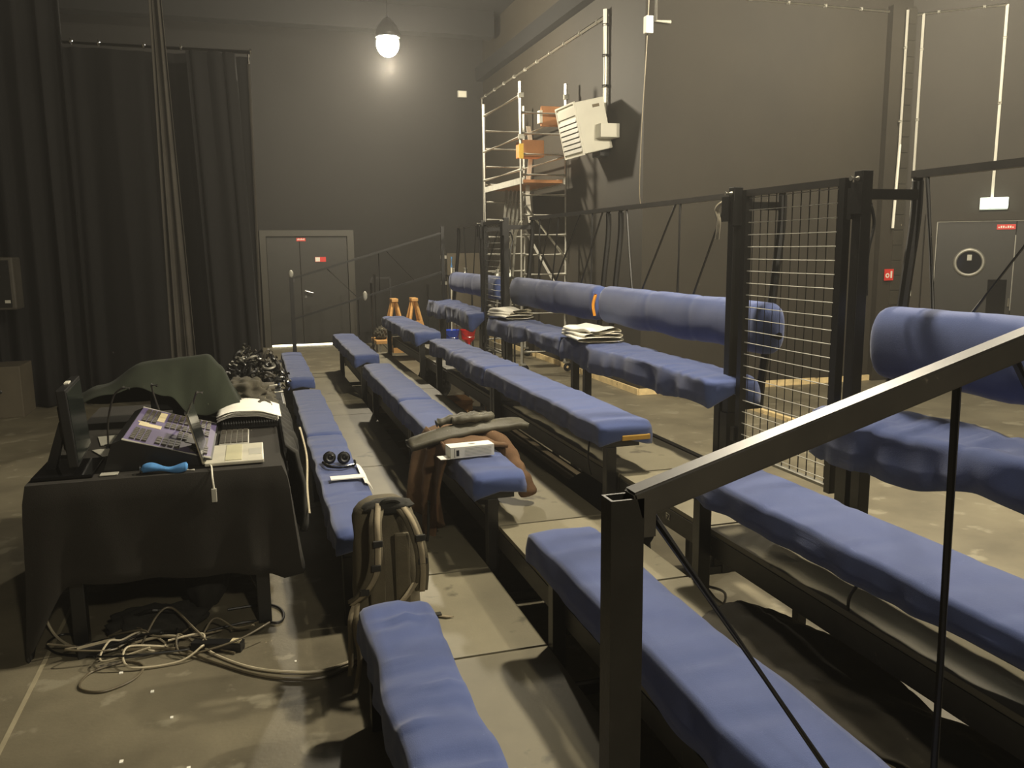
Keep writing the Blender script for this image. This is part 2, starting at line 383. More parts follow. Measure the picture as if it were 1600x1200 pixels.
# ------------------------------------------------------------------ lamps
for i, (p, wt) in enumerate(LAMPS):
    lab = ['bright round work lamp glowing near the far wall', 'round work lamp hanging above the aisle', 'round work lamp under the lower ceiling by the angled wall', 'round work lamp hanging behind the photographer', 'round work lamp hanging right of the back row'][i]
    t = thing('hanging_lamp', lab, 'lamp', p, None)
    P = Vector(p); top = ZC
    bm = NB(); rr = [.03, .06, .14, .17, .17]; zz = [.26, .24, .14, .06, .0]
    tube(bm, [P+Vector((0, 0, .03+z)) for z in zz], rr, 20, cap=False); link('reflector', bm, M_steel, t, smooth=True, solid=.004)
    bm = NB(); blob(bm, P+Vector((0, 0, -.05)), (.155, .155, .17), 3, 0); link('lamp_glass', bm, M_glow, t, smooth=True)
    if top > p[2]+.3:
        bm = NB(); tube(bm, [P+Vector((0, 0, .28)), (p[0], p[1], top)], .008, 6); link('stem', bm, M_steel, t)
    L = bpy.data.lights.new('lamp_light', 'POINT'); L.energy = wt; L.color = WARM; L.shadow_soft_size = .10
    lo = bpy.data.objects.new('lamp_light', L); COL.objects.link(lo); lo.location = (0, 0, -.36); lo.parent = t

# ------------------------------------------------------------------ curtains
def curtain(name, label, x0, x1, yb, z0, z1, m, folds, amp, seed, nu=None, lean=0, gather=0.):
    nu = nu or int(folds*9)
    def fn(u, v):
        x = x0+(x1-x0)*u; z = z0+(z1-z0)*v
        k = 1-.35*v
        g = 1-gather*v
        x = x1+(x-x1)*g
        a = math.sin(u*folds*2*math.pi+1.2*math.sin(u*9+seed))*amp*k+.03*noise.noise(Vector((u*6+seed, v*2, seed)))
        return Vector((x+lean*(1-v)+.3*amp*math.cos(u*folds*6.28+seed), yb+a, z))
    bm = NB(); grid(bm, fn, nu, 14); o = link(name, bm, m, None, smooth=True, sharp=0, solid=.006)
    tag(o, label, 'curtain'); return o
t = thing('curtain', 'wide black stage curtain hanging from a rail on the left', 'curtain', (-1.5, 10.6, 0))
def fnc(u, v):
    x = -4.9+(4.97)*u+.05*v*u; z = .02+3.86*v
    a = math.sin(u*19*2*math.pi+3.5*math.sin(u*11)+2*math.sin(u*31))*.035*(1-.4*v)+.10*noise.noise(Vector((u*12, v*1.2, 3)))
    return Vector((x, 10.45+a, z))
bm = NB(); grid(bm, fnc, 300, 12); link('drape', bm, M_curt, t, smooth=True, sharp=0, solid=.006)
bm = NB(); tube(bm, [(-4.9, 10.45, 3.93), (.13, 10.45, 3.93)], .022, 8); link('rail', bm, M_steel, t, smooth=True)
bm = NB(); tube(bm, spline([(.10, 10.43, 3.9), (.09, 10.43, 2.5), (.06, 10.42, .03)], 8), .016, 6); link('edge_cord', bm, M_curt2, t, smooth=True)
for x in (-1.72, -1.45, -1.0, -.62, .12):
    bm = NB(); ring(bm, Vector((x, 10.40, 3.93)), Vector((1, 0, 0)), .02, .035, .02, 12); link('rail_clip', bm, M_chrome, t)
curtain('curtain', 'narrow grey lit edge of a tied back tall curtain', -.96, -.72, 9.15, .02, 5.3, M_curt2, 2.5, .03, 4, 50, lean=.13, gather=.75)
curtain('curtain', 'dark folded curtain leg at the far left edge', -3.4, -1.75, 10.28, .02, 5.3, M_curt, 8, .07, 9)
curtain('curtain', 'short black curtain fold hanging behind the grey lit edge', -.55, -.05, 9.9, .02, 3.8, M_curt, 3, .05, 12, lean=.1)

# ------------------------------------------------------------------ seating: decks, frames, benches
SEC = [(1.0, 2.84, 'nearest section'), (3.67, 5.75, 'middle section, near half'), (5.75, 7.7, 'middle section, far half'), (8.45, 10.7, 'farthest section')]
AIS = [(2.84, 3.67, 'near aisle'), (7.7, 8.45, 'far aisle')]
TX = [(.38, 1.005, .2), (1.05, 1.60, .4), (1.67, 2.2, .6)]
tiers = ['lowest', 'middle', 'top']
for k, (xa, xb, z) in enumerate(TX):
    for (ya, yb, nm) in SEC+AIS:
        t = thing('deck_panel', 'grey deck panel of the %s tier in the %s' % (tiers[k], nm), 'platform', ((xa+xb)/2, (ya+yb)/2, z-.1), 'walking decks of the seating')
        bm = NB(); box(bm, (xa+.004, ya+.007, z-.022), (xb-.004, yb-.007, z), .002); link('deck_board', bm, M_deck, t)
        bm = NB()
        box(bm, (xa, ya+.006, z-.105), (xa+.045, yb-.006, z-.022)); link('front_channel', bm, M_edge, t)
        bm = NB(); box(bm, (xb-.035, ya+.006, z-.105), (xb, yb-.006, z-.022)); link('rear_channel', bm, M_steel, t)
        bm = NB(); box(bm, (xa+.045, ya+.01, z-.08), (xb-.035, ya+.05, z-.022)); box(bm, (xa+.045, yb-.05, z-.08), (xb-.035, yb-.01, z-.022)); link('cross_bearer', bm, M_steel, t)
        if k == 2:
            bm = NB(); box(bm, (xb+.002, ya+.006, z-.06), (xb+.035, yb-.006, z+.004)); link('edge_rail', bm, M_edge, t)
# stepped support frames
for y, nm in ((1.04, 'at the near end of the seating'), (2.80, 'on the near side of the near aisle'), (3.71, 'on the far side of the near aisle'), (5.75, 'in the middle of the middle section'),
              (7.66, 'on the near side of the far aisle'), (8.49, 'on the far side of the far aisle'), (10.66, 'at the far end of the seating')):
    t = thing('support_frame', 'black steel stepped frame under the decks %s' % nm, 'frame', (1.3, y, 0), 'steel frames under the seating')
    fbox('foot_beam', (.42, y-.02, .0), (2.36, y+.02, .04), M_steel, t)
    for xx, z in ((.46, .098), (.90, .098), (1.50, .298), (2.10, .498)):
        fbox('upright', (xx-.02, y-.02, .04), (xx+.02, y+.02, z), M_steel, t)
    for (xa, xb, z) in TX:
        fbox('bearer', (xa+.01, y-.02, z-.145), (xb-.01, y+.02, z-.107), M_steel, t)

def cover_mesh(x0, x1, ya, yb, zt, drape, seed, wr=.006, thick=.075, sag=.0, hem=.02, big=0., endlift=.0):
    """stretch cloth pulled over a foam bench pad: closed skin, rounded shoulders, uneven hem, wrinkles"""
    L = yb-ya; ny = max(24, int(L/.018)); w = x1-x0; xc = (x0+x1)/2
    prof = []   # (x offset -1..1, z, kind)
    def P(a, y):
        return None
    bm = NB(); rings = []
    s = Vector((seed*3.1, seed*1.7, seed))
    fr = random.Random(seed*17+3); FO = []
    for _k in range(int(L*(9 if wr > .012 else 4))):
        FO.append((ya+L*fr.random(), fr.uniform(-.10, .10), fr.uniform(-.9, .9), fr.uniform(.35, .9), fr.uniform(.3, 1.0)*wr*1.1, fr.uniform(.010, .022)))
    for i in range(ny+1):
        v = i/ny; y = ya+L*v
        e = min(v, 1-v)*L            # distance to the end
        ez = 0 if e > .06 else (1-e/.06)**2
        droop = .018*ez
        hl = drape*(1+.30*noise.noise(Vector((0, y*2.2, 0))+s)) + hem*noise.noise(Vector((5, y*3.2, 0))+s)
        hr = drape*(1+.30*noise.noise(Vector((9, y*2.2, 0))+s)) + hem*noise.noise(Vector((15, y*3.2, 0))+s)
        if e < .12: hl += endlift*(1-e/.12); hr += endlift*(1-e/.12)
        wv = w/2*(1+.05*noise.noise(Vector((3, y*3, 0))+s)) - .006*ez
        yo = (-.012 if v < .5 else .012)*0
        ring_ = []
        pts = [(-1.02, -hl), (-1.03, -hl*.6), (-1.0, -thick*.45), (-.995, -.018), (-.96, -.005), (-.84, 0), (-.55, .004), (-.2, .006), (.2, .006), (.55, .004), (.84, 0), (.96, -.005), (.995, -.018), (1.0, -thick*.45), (1.03, -hr*.6), (1.02, -hr), (.86, -hr+.004), (.0, -thick-.002), (-.86, -hl+.004)]
        for (a, z) in pts:
            q = Vector((a*2.2, y*4, z*6))
            d = wr*noise.noise(q+s)*1.6
            # transverse wrinkles that run across the pad
            tw = wr*1.3*max(0, noise.noise(Vector((a*.8, y*11, 1))+s*1.3))
            ln = wr*.8*noise.noise(Vector((a*7, y*1.3, 2))+s)
            bg = big*noise.noise(Vector((a*.7, y*1.5, 4))+s)
            fo = 0
            for (fy, sk, fc, fw, fa, fs_) in FO:
                dy = y-fy-sk*a*w*.5
                if abs(dy) < fs_*3:
                    fo += fa*math.exp(-(dy/fs_)**2)*max(0, 1-abs(a-fc)/fw)
            zz = zt+z+fo-droop*(1 if z > -.03 else .3)-(0 if abs(a) > 1.005 else tw)+ln+bg-sag*math.sin(math.pi*v)
            xx = xc+a*wv+(d if abs(a) > .9 else 0)*(1 if a > 0 else -1)
            if abs(a) > .97 and z < -.04:
                xx += (a/abs(a))*min(wr, .009)*1.6*noise.noise(Vector((y*9, a*2, seed*1.9)))*(min(1, -z/.1))*1.5
            ring_.append(bm.verts.new((xx, y, zz)))
        rings.append(ring_)
    n = len(rings[0])
    for i in range(ny):
        for k in range(n): bm.faces.new((rings[i][k], rings[i][(k+1) % n], rings[i+1][(k+1) % n], rings[i+1][k]))
    # end flaps bulge outwards
    for rg, sg in ((rings[0], -1), (rings[-1], 1)):
        c = Vector((0, 0, 0))
        for v in rg: c += v.co
        c /= n
        inner = [bm.verts.new(v.co+Vector(((c.x-v.co.x)*.25, sg*.012, (c.z-v.co.z)*.3))) for v in rg]
        for k in range(n): bm.faces.new((rg[k], rg[(k+1) % n], inner[(k+1) % n], inner[k]))
        bm.faces.new(inner)
    return bm

def bench(row, sec, x0, x1, ya, yb, zt, zfoot, drape, label, seed, wr=.006, legs=None, foam_end=None, big=0., hem=.02, sag=0., lx=None, endlift=0.):
    t = thing('cushioned_bench', label, 'bench', ((x0+x1)/2, (ya+yb)/2, 0), 'blue covered benches')
    bm = cover_mesh(x0, x1, ya, yb, zt, drape, seed, wr, big=big, hem=hem, sag=sag, endlift=endlift)
    link('blue_cover', bm, M_blue, t, smooth=True, sharp=0, subd=0)
    fbox('seat_board', (x0+.04, ya+.015, zt-.100-sag), (x1-.045, yb-.015, zt-.080-sag), M_seatboard, t)
    if foam_end is not None:
        yy = ya if foam_end < 0 else yb
        bm = NB(); box(bm, (x0+.12, yy-.018, zt-.088), (x1-.015, yy+.1, zt-.062), .005); link('foam_pad', bm, M_foam, t)
    lx = lx or x0+.10
    for ly in (legs or (ya+.05, yb-.05)):
        fbox('leg', (lx-.026, ly-.026, zfoot), (lx+.026, ly+.026, zt-.128-sag), M_steel, t, .003)
        fbox('bracket', (x0+.04, ly-.02, zt-.128-sag), (x1-.05, ly+.02, zt-.101-sag), M_steel, t)
    return t
sd = 1
secn = ['in the nearest section', 'just past the near aisle', 'in the far half of the middle section', 'at the far end beyond the far aisle']
rows = [('front row', .29, .535, .455, .0, .115), ('second row', .925, 1.185, .66, .0, .122), ('third row', 1.55, 1.835, .86, .0, .122), ('back row', 2.13, 2.445, 1.05, .0, .15)]
note = {(0, 0): 'crinkled blue cushioned bench of the front row, nearest the camera',
        (0, 1): 'blue front row bench carrying the headphones, behind the backpack', (0, 2): 'blue front row bench beside the table end, between headphones and clamp pile', (0, 3): 'short far blue front row bench nearest the far door',
        (1, 0): 'blue second row bench behind the foreground handrail post', (1, 1): 'blue second row bench under the brown coat and white box', (1, 2): 'smooth blue second row bench beyond the coat', (1, 3): 'blue second row bench beyond the far aisle',
        (2, 0): 'long blue third row bench crossing right foreground under the handrail', (2, 1): 'blue third row bench with yellow foam showing at its end', (2, 2): 'rumpled blue third row bench, second from the far aisle', (2, 3): 'loosely covered blue third row bench beyond the far aisle',
        (3, 0): 'loosely wrapped blue back row seat nearest the right edge', (3, 1): 'blue back row seat between the mesh gate and the white towel', (3, 2): 'wrinkled blue back row seat between the two white towels', (3, 3): 'sagging blue back row seat beyond the far mesh gate'}
for r_, (rn, x0, x1, zt, zf, dr) in enumerate(rows):
    for s_, (ya, yb, nm) in enumerate(SEC):
        wr = .007; big = 0; sag = 0; hem = .012; drr = dr; el = 0
        if r_ == 0 and s_ == 0: wr = .015
        if r_ == 2 and s_ in (2, 3): wr = .012; drr = .13; big = .01
        if r_ == 2 and s_ in (0, 1): drr = .092 if s_ == 0 else .112
        if r_ == 3: wr = .014; hem = .03; big = .012
        if r_ == 3 and s_ == 0: wr = .022; big = .03; drr = .17; hem = .03
        if r_ == 3 and s_ == 3: wr = .02; big = .03; drr = .17
        a, b2 = ya+.006, yb-.006
        if s_ == 1: a = ya-.02
        if s_ == 0: b2 = yb+.02
        if s_ == 2: b2 = yb+.03
        if s_ == 3: a = ya-.03
        if (r_, s_) == (1, 1): b2 -= 0
        bench(r_, s_, x0, x1, a, b2, zt, zf, drr, note[(r_, s_)], sd, wr, big=big, hem=hem, sag=sag,
              foam_end=-1 if (r_, s_) == (2, 1) else (None), lx={0: .345, 1: 1.028, 2: 1.635, 3: 2.3}[r_], legs=((ya+.035, yb-.035) if r_ < 3 else (ya+.12, yb-.12))); sd += 1

# ------------------------------------------------------------------ back row: padded back rests and railings
RZ = 1.975; RX = 2.56
def roll(label, ya, yb, seed, zc=1.285, ru=.085, rv=.135, xc=2.49):
    t = thing('backrest_roll', label, 'backrest', (xc, (ya+yb)/2, zc), 'blue wrapped back rests')
    L = yb-ya; ny = int(L/.03); bm = NB(); rings = []; n = 28
    bands = [.25+.05*seed % .3, .62]
    for i in range(ny+1):
        v = i/ny; y = ya+L*v; e = min(v, 1-v)*L
        k = 1 if e > .07 else .72+.28*math.sqrt(max(0, 1-(1-e/.07)**2))
        pin = sum(-.05*math.exp(-((v-b)/.012)**2) for b in bands)
        rg = []
        for j in range(n):
            a = 2*math.pi*j/n; cx = math.cos(a); cz = math.sin(a)
            f = k*(1+pin+.035*noise.noise(Vector((cx*1.3, y*5, cz*1.3+seed)))+.012*noise.noise(Vector((cx, y*30, cz+seed))))
            xx = math.copysign(abs(cx)**.8, cx); zz = math.copysign(abs(cz)**.8, cz)
            rg.append(bm.verts.new((xc+xx*ru*f, y, zc+zz*rv*f-(.012 if cz < 0 else 0)*noise.noise(Vector((y*3, seed, 1))))))
        rings.append(rg)
    for i in range(ny):
        for j in range(n): bm.faces.new((rings[i][j], rings[i][(j+1) % n], rings[i+1][(j+1) % n], rings[i+1][j]))
    bm.faces.new(rings[0]); bm.faces.new(rings[-1])
    link('blue_cover', bm, M_blue, t, smooth=True, sharp=60, subd=1)
    bm = NB(); tube(bm, [(xc+.0, ya-.04, zc-.03), (xc+.0, ya+.03, zc-.03)], .02, 8); tube(bm, [(xc, yb-.03, zc-.03), (xc, yb+.02, zc-.03)], .02, 8); link('core_tube', bm, M_steel, t)
    return t
roll('large blue wrapped back rest at the right edge of the picture', 1.0, 2.86, 1, zc=1.305, ru=.095, rv=.15)
roll('blue wrapped back rest just left of the mesh gate', 3.62, 5.72, 2)
roll('blue wrapped back rest in front of the scaffold tower', 5.80, 7.95, 3)
roll('small blue wrapped back rest beyond the far mesh gate', 8.45, 10.62, 4, rv=.125)
t = thing('strap', 'orange strap hanging between two blue back rests', 'strap', (2.42, 5.76, 1.2))
bm = NB(); tube(bm, spline([(2.42, 5.76, 1.36), (2.40, 5.765, 1.28), (2.41, 5.76, 1.20)], 5), .012, 6); link('webbing', bm, mat('orange_webbing', (226, 150, 40), .7), t)

def backpost(y):  # curved pipe, leaning in near the seat
    return spline([(RX, y, RZ-.01), (RX, y, 1.80), (RX-.025, y, 1.55), (RX-.06, y, 1.2), (RX-.085, y, .98), (RX-.09, y, .88)], 6)
def back_rail(label, ya, yb, ys, rods):
    t = thing('back_railing', label, 'railing', (RX, (ya+yb)/2, .9), 'black railings behind the back row')
    bm = NB(); beam(bm, (RX, ya, RZ), (RX, yb, RZ), .035, .03); link('top_rail', bm, M_steelrail, t)
    for y in ys:
        bm = NB(); tube(bm, backpost(y), .022, 8); link('post', bm, M_steel, t, smooth=True)
    for (y0, y1) in rods:
        bm = NB(); tube(bm, [(RX-.01, y0, RZ-.015), (RX-.06, y1, 1.36)], .008, 6); link('rod', bm, M_cableb, t)
    return t
back_rail('black back railing at the right edge, with slanting rods', 1.02, 2.82, (2.80, 1.06), ((2.74, 2.6), (2.06, 2.5), (2.0, 1.6), (1.3, 1.55)))
back_rail('long black back railing between the two mesh gates', 3.68, 7.68, (3.70, 5.64, 5.86, 7.65), ((5.52, 5.3), (4.8, 5.2), (4.74, 4.66), (4.2, 4.5), (4.14, 4.05), (6.15, 6.05), (6.4, 6.9), (6.9, 6.95), (7.1, 7.35), (7.4, 7.3), (5.95, 6.3)))
back_rail('short black back railing beyond the far mesh gate', 8.5, 10.66, (8.52, 10.62), ((8.7, 9.2), (9.6, 9.3), (9.7, 9.68), (10.3, 10.0)))
t = thing('rope_hook', 'grey rope end with a hook hanging from the back railing', 'rope', (RX-.06, 4.2, 1.85))
bm = NB(); tube(bm, spline([(RX-.03, 4.12, 1.93), (RX-.06, 4.17, 1.935), (RX-.07, 4.21, 1.90), (RX-.06, 4.20, 1.84), (RX-.055, 4.22, 1.74)], 6), .012, 8); link('rope', bm, M_rope, t, smooth=True)
# grey panel and dark frame behind the far seat
# gate posts with hinge brackets and arm
def gate_post(label, y, s):
    t = thing('gate_post', label, 'post', (2.3, y, 0), 'posts beside the mesh gates')
    fbox('upright', (2.275, y-.025, 0), (2.325, y+.025, 1.985), M_steel, t, .003)
    bm = NB(); beam(bm, (2.325, y, 1.895), (RX, y, 1.895), .035, .04); link('arm', bm, M_steel, t)
    bm = NB(); beam(bm, (2.325, y, .885), (RX-.075, y, .885), .03, .03); link('lower_arm', bm, M_steel, t)
    bm = NB(); box(bm, (2.255, y-s*.02-.03, 1.82), (2.275, y-s*.02+.035, 1.94)); box(bm, (2.262, y+s*.028-.012, 1.80), (2.33, y+s*.028+.012, 1.92)); link('clamp_bracket', bm, M_steel, t)
    bm = NB(); tube(bm, [(2.24, y, 1.955), (2.276, y, 1.955)], .01, 10); link('bolt', bm, M_alud, t)
    bm = NB(); box(bm, (2.268, y-.032, .62), (2.332, y+.032, .86)); link('sleeve', bm, M_steel, t)
    bm = NB(); tube(bm, spline([(2.34, y, 1.86), (2.37, y+.01, 1.78), (2.34, y, 1.66), (2.345, y, 1.5)], 6), .007, 6); link('cable', bm, M_cableb, t)
    return t
gate_post('black gate post on the near side of the large mesh gate', 2.80, 1)
gate_post('black gate post on the far side of the large mesh gate', 3.71, -1)
gate_post('black gate post on the near side of the far mesh gate', 7.66, 1)
gate_post('black gate post on the far side of the far mesh gate', 8.49, -1)
def mesh_gate(label, ya, yb):
    t = thing('mesh_gate', label, 'gate', (2.3, (ya+yb)/2, .68)); x = 2.3; z0 = .68; z1 = 1.965
    for y in (ya+.018, yb-.018): fbox('stile', (x-.018, y-.018, z0-.02), (x+.018, y+.018, z1), M_steel, t)
    bm = NB(); beam(bm, (x, ya+.036, z1-.015), (x, yb-.036, z1-.015), .036, .03); link('top_bar', bm, M_steelrail, t)
    bm = NB(); beam(bm, (x, ya+.036, z0+.003), (x, yb-.036, z0+.003), .03, .012); link('bottom_bar', bm, M_alud, t)
    for h, nn in ((0, 11), (1, 22)):
        proto = None
        for k in range(nn):
            f = (k+.5)/nn
            bm = NB()
            if proto is None:
                if h: tube(bm, [(x, ya+.036, z0), (x, yb-.036, z0)], .0028, 5, cap=False)
                else: tube(bm, [(x+.005, ya, z0+.01), (x+.005, ya, z1-.03)], .0028, 5, cap=False)
                o = link('wire', bm, M_alu if h else M_steel, t); proto = o; base = o.data
            else:
                bm.free(); o = proto.copy(); COL.objects.link(o); o.parent = t
            if h: o.location = (0, 0, .03+(z1-z0-.05)*k/(nn-1)*.985)
            else: o.location = (0, .036+(yb-ya-.072)*f, 0)
    # latch
    fbox('latch', (x-.03, yb-.012, z0+.05), (x+.0, yb+.018, z0+.12), M_steel, t)
    return t
mesh_gate('large black framed wire mesh gate beside the right-hand back rest', 2.885, 3.625)
mesh_gate('small dark wire mesh gate far back beside the scaffold tower', 7.75, 8.40)

# ------------------------------------------------------------------ handrails
def handrail(label, y, near):
    t = thing('stair_handrail', label, 'handrail', (.45, y, 0))
    x0 = .461; zt = 1.368
    sl = .292
    # hollow rectangular newel post
    bm = NB(); w = .024; h = .017; th = .004
    O = [(-w, -h), (w, -h), (w, h), (-w, h)]; I = [(-w+th, -h+th), (w-th, -h+th), (w-th, h-th), (-w+th, h-th)]
    vo = [[bm.verts.new((x0+a, y+b2, z)) for a, b2 in O] for z in (0, zt)]; vi = [[bm.verts.new((x0+a, y+b2, z)) for a, b2 in I] for z in (zt-.3, zt)]
    for k in range(4):
        n = (k+1) % 4
        bm.faces.new((vo[0][k], vo[0][n], vo[1][n], vo[1][k])); bm.faces.new((vi[0][k], vi[1][k], vi[1][n], vi[0][n])); bm.faces.new((vo[1][k], vo[1][n], vi[1][n], vi[1][k]))
    bm.faces.new(vi[0]); link('newel_post', bm, M_steel, t)
    a = Vector((x0+w-.010, y, zt-.012)); b2 = Vector((2.36, y, zt-.014+sl*(2.36-x0-w)))
    bm = NB(); beam(bm, a, b2, .034 if near else .025, .040 if near else .026); bmesh.ops.bevel(bm, geom=bm.edges[:], offset=.003, segments=2, affect='EDGES'); link('sloping_rail', bm, M_steelrail if near else M_steel, t)
    fbox('gusset', (x0+w+.0005, y-.0165, zt-.055), (x0+w+.018, y+.0165, zt-.012), M_steelrail, t)
    if not near:
        d = Vector((0, 0, -.5)); bm = NB(); beam(bm, a+d, b2+d, .024, .024); link('lower_rail', bm, M_steel, t)
        bm = NB(); blob(bm, (x0, y, zt+.045), (.03, .03, .05), 2, 0); link('clamp', bm, M_greyp, t, smooth=True)
        bm = NB(); blob(bm, (1.36, y, 1.12), (.03, .03, .06), 2, 0); link('clamp', bm, M_greyp, t, smooth=True)
        rods = [((.9, 1.47), (1.25, 1.12)), ((1.27, 1.09), (1.27, .62)), ((1.65, 1.68), (2.0, 1.3)), ((1.55, 1.65), (1.55, 1.18))]
    else:
        rods = [((.50, 1.345), (.90, .77)), ((1.012, 1.50), (1.03, .60)), ((1.115, 1.53), (1.50, .98)), ((1.62, 1.68), (1.64, .8)), ((1.72, 1.70), (2.1, 1.15))]
        bm = NB(); beam(bm, (1.45, y, .72), (2.3, y, .97), .02, .02); link('lower_rail', bm, M_steel, t)
    for (p, q) in rods:
        bm = NB(); tube(bm, [(p[0], y, p[1]), (q[0], y, q[1])], .0065, 8); link('rod', bm, M_steel, t, smooth=True)
    fbox('end_post', (2.36, y-.02, .0), (2.40, y+.02, 1.99 if not near else 1.95), M_steel, t)
    return t
handrail('large black square tube handrail sloping across the foreground', 1.0, True)
handrail('thin black handrail at the far end of the seating by the door', 10.78, False)

# ------------------------------------------------------------------ heater
hx = 3.93
t = thing('unit_heater', 'white tilted box heater with louvres on the right wall', 'heater', (hx, 9.6, 3.0))
Hm = Matrix.Translation((3.96, 9.86, 3.13)) @ Matrix.Rotation(R(1), 4, 'Z') @ Matrix.Rotation(R(-13), 4, 'Y')
# body in local axes: front (louvres) faces -X, side panel faces the camera (-Y)
bm = NB(); box(bm, (-.17, -.30, -.30), (.20, .30, .30), .01, Hm); link('housing', bm, M_white, t)
bm = NB()
box(bm, (-.19, -.30, -.31), (-.17, -.28, .31), 0, Hm); box(bm, (-.19, .28, -.31), (-.17, .30, .31), 0, Hm); box(bm, (-.19, -.28, .29), (-.17, .28, .31), 0, Hm); box(bm, (-.19, -.28, -.31), (-.17, .28, -.29), 0, Hm); link('front_frame', bm, M_white, t)
bm = NB(); box(bm, (-.185, -.27, .16), (-.172, .27, .26), 0, Hm); link('top_flap', bm, M_white, t)
for k in range(7):
    z = -.26+k*.058
    bm = NB(); box(bm, (-.19, -.275, -.024), (-.180, .275, .024), 0, Hm @ Matrix.Translation((0, 0, z+.02)) @ Matrix.Translation((-.185, 0, 0)) @ Matrix.Rotation(R(18), 4, 'Y') @ Matrix.Translation((.185, 0, 0))); link('louvre', bm, M_greyp, t)
bm = NB(); box(bm, (.04, -.303, .20), (.13, -.30, .235), 0, Hm); link('maker_plate', bm, mat('plate_brown', (110, 96, 70), .5), t)
fbox('bracket', (4.0, 9.40, 2.98), (4.24, 9.62, 3.14), M_white, t, .006)
bm = NB(); tube(bm, spline([(4.02, 9.75, 3.38), (4.12, 9.74, 3.36), (4.2, 9.75, 3.22)], 6), .01, 6); link('cable', bm, M_cableb, t)
bm = NB(); box(bm, (4.12, 9.7, 2.8), (4.24, 9.95, 2.95)); link('wall_mount', bm, M_steel, t)

# ------------------------------------------------------------------ scaffold tower
t = thing('scaffold_tower', 'silver aluminium scaffold tower standing by the right wall', 'scaffold', (3.8, 11.7, 0))
Xa, Xb, Ya, Yb = 3.46, 4.09, 10.8, 12.6
zt = 3.83
for x in (Xa, Xb):
    for y_ in (Ya, Yb):
        bm = NB(); tube(bm, [(x, y_, .14), (x, y_, zt)], .025, 10); link('upright', bm, M_alu, t, smooth=True)
        bm = NB(); ring(bm, Vector((x+.03, y_-.012, .065)), Vector((0, 1, 0)), .02, .062, .025, 16); w_ = link('castor_wheel', bm, M_black, t)
        bm = NB(); box(bm, (x-.03, y_-.03, .12), (x+.045, y_+.03, .15)); link('castor_fork', bm, M_alud, w_)
for y_ in (Ya, Yb):
    z = .30
    while z < 3.65:
        bm = NB(); tube(bm, [(Xa, y_, z), (Xb, y_, z)], .02, 8); link('rung', bm, M_alu, t, smooth=True); z += .262
for z in (3.66, 3.14, 2.72):
    bm = NB(); tube(bm, [(Xa, Ya-.02, z), (Xa, Yb+.02, z)], .02, 8); link('guard_rail', bm, M_alu, t, smooth=True)
for z in (3.40, 2.9):
    bm = NB(); tube(bm, [(Xb, Ya, z), (Xb, Yb, z)], .02, 8); link('guard_rail', bm, M_alu, t, smooth=True)
bm = NB(); tube(bm, [(Xa, Ya, 2.05), (Xa, Yb, 1.0)], .02, 8); link('brace', bm, M_alu, t, smooth=True)
bm = NB(); tube(bm, [(Xa+.05, Ya-.03, 2.25), (Xb, Ya-.03, 1.55)], .022, 8); link('brace', bm, M_alu, t, smooth=True)
bm = NB(); tube(bm, [(Xb, Ya, .95), (Xb, Yb, 2.0)], .02, 8); link('brace', bm, M_alu, t, smooth=True)
bm = NB(); box(bm, (Xa+.03, Ya+.05, 2.56), (Xb-.03, Yb-.05, 2.60)); pf = link('platform', bm, M_plywood, t)
bm = NB(); box(bm, (Xa+.0, Ya, 2.54), (Xa+.03, Yb, 2.62)); box(bm, (Xb-.03, Ya, 2.54), (Xb, Yb, 2.62)); link('platform_edge', bm, M_alu, pf)
for x in (Xa, Xb):
    for z in (3.66, 3.14):
        bm = NB(); box(bm, (x-.035, Ya-.04, z-.03), (x+.035, Ya+.0, z+.03)); link('clamp', bm, M_alud, t)
fbox('height_sticker', (Xa-.03, Ya-.03, 2.86), (Xa+.03, Ya-.024, 3.05), mat('yellow_sticker', (236, 190, 40), .5), t)
bm = NB(); box(bm, (3.52, 10.92, 2.90), (3.83, 11.20, 3.12), .008); o = link('wooden_crate', bm, M_plywood); tag(o, 'orange plywood box on the scaffold platform', 'box')
t = thing('wooden_board', 'orange brown board hung high on the scaffold guard rail', 'board', (3.95, 10.95, 3.3))
bm = NB(); box(bm, (3.79, 10.92, 3.30), (4.12, 10.96, 3.56), .008, ); link('panel', bm, M_plywood, t); fbox('white_end', (3.76, 10.90, 3.34), (3.80, 11.0, 3.50), M_white, t)
t = thing('fabric_strip', 'long white strap hanging down inside the scaffold tower', 'strap', (3.75, 10.95, 2.2))
def fs(u, v):
    z = 3.35-1.30*v; return Vector((3.74+.045*(u-.5)*1.4+.03*math.sin(v*7), 11.3+.02*math.cos(v*5), z))
bm = NB(); grid(bm, fs, 2, 16); link('webbing', bm, M_towel, t, solid=.004)
for i in range(4):
    xq = 3.55+i*.07
    bm = NB(); beam(bm, (xq, 12.35, .7), (xq+.14, 12.2+.03*i, 2.55), .03, .03); o = link('aluminium_pole', bm, M_alud); tag(o, ['leftmost', 'second', 'third', 'rightmost'][i]+' aluminium pole leaning inside the scaffold tower', 'pole', 'poles leaning in the scaffold tower')

# ------------------------------------------------------------------ cable hanging from the ceiling onto the rail
t = thing('hanging_cable', 'thin grey cable hanging from the ceiling to the back railing', 'cable', (2.58, 5.3, 2))
bm = NB(); tube(bm, spline([(2.66, 5.37, 4.5), (2.61, 5.35, 3.2), (2.565, 5.33, 2.5), (2.545, 5.31, 2.1), (2.55, 5.30, 1.985)], 8), .0035, 6); link('cord', bm, M_cable, t, smooth=True)
fbox('junction_box', (2.585, 5.32, 3.10), (2.635, 5.37, 3.21), M_white, t, .005)

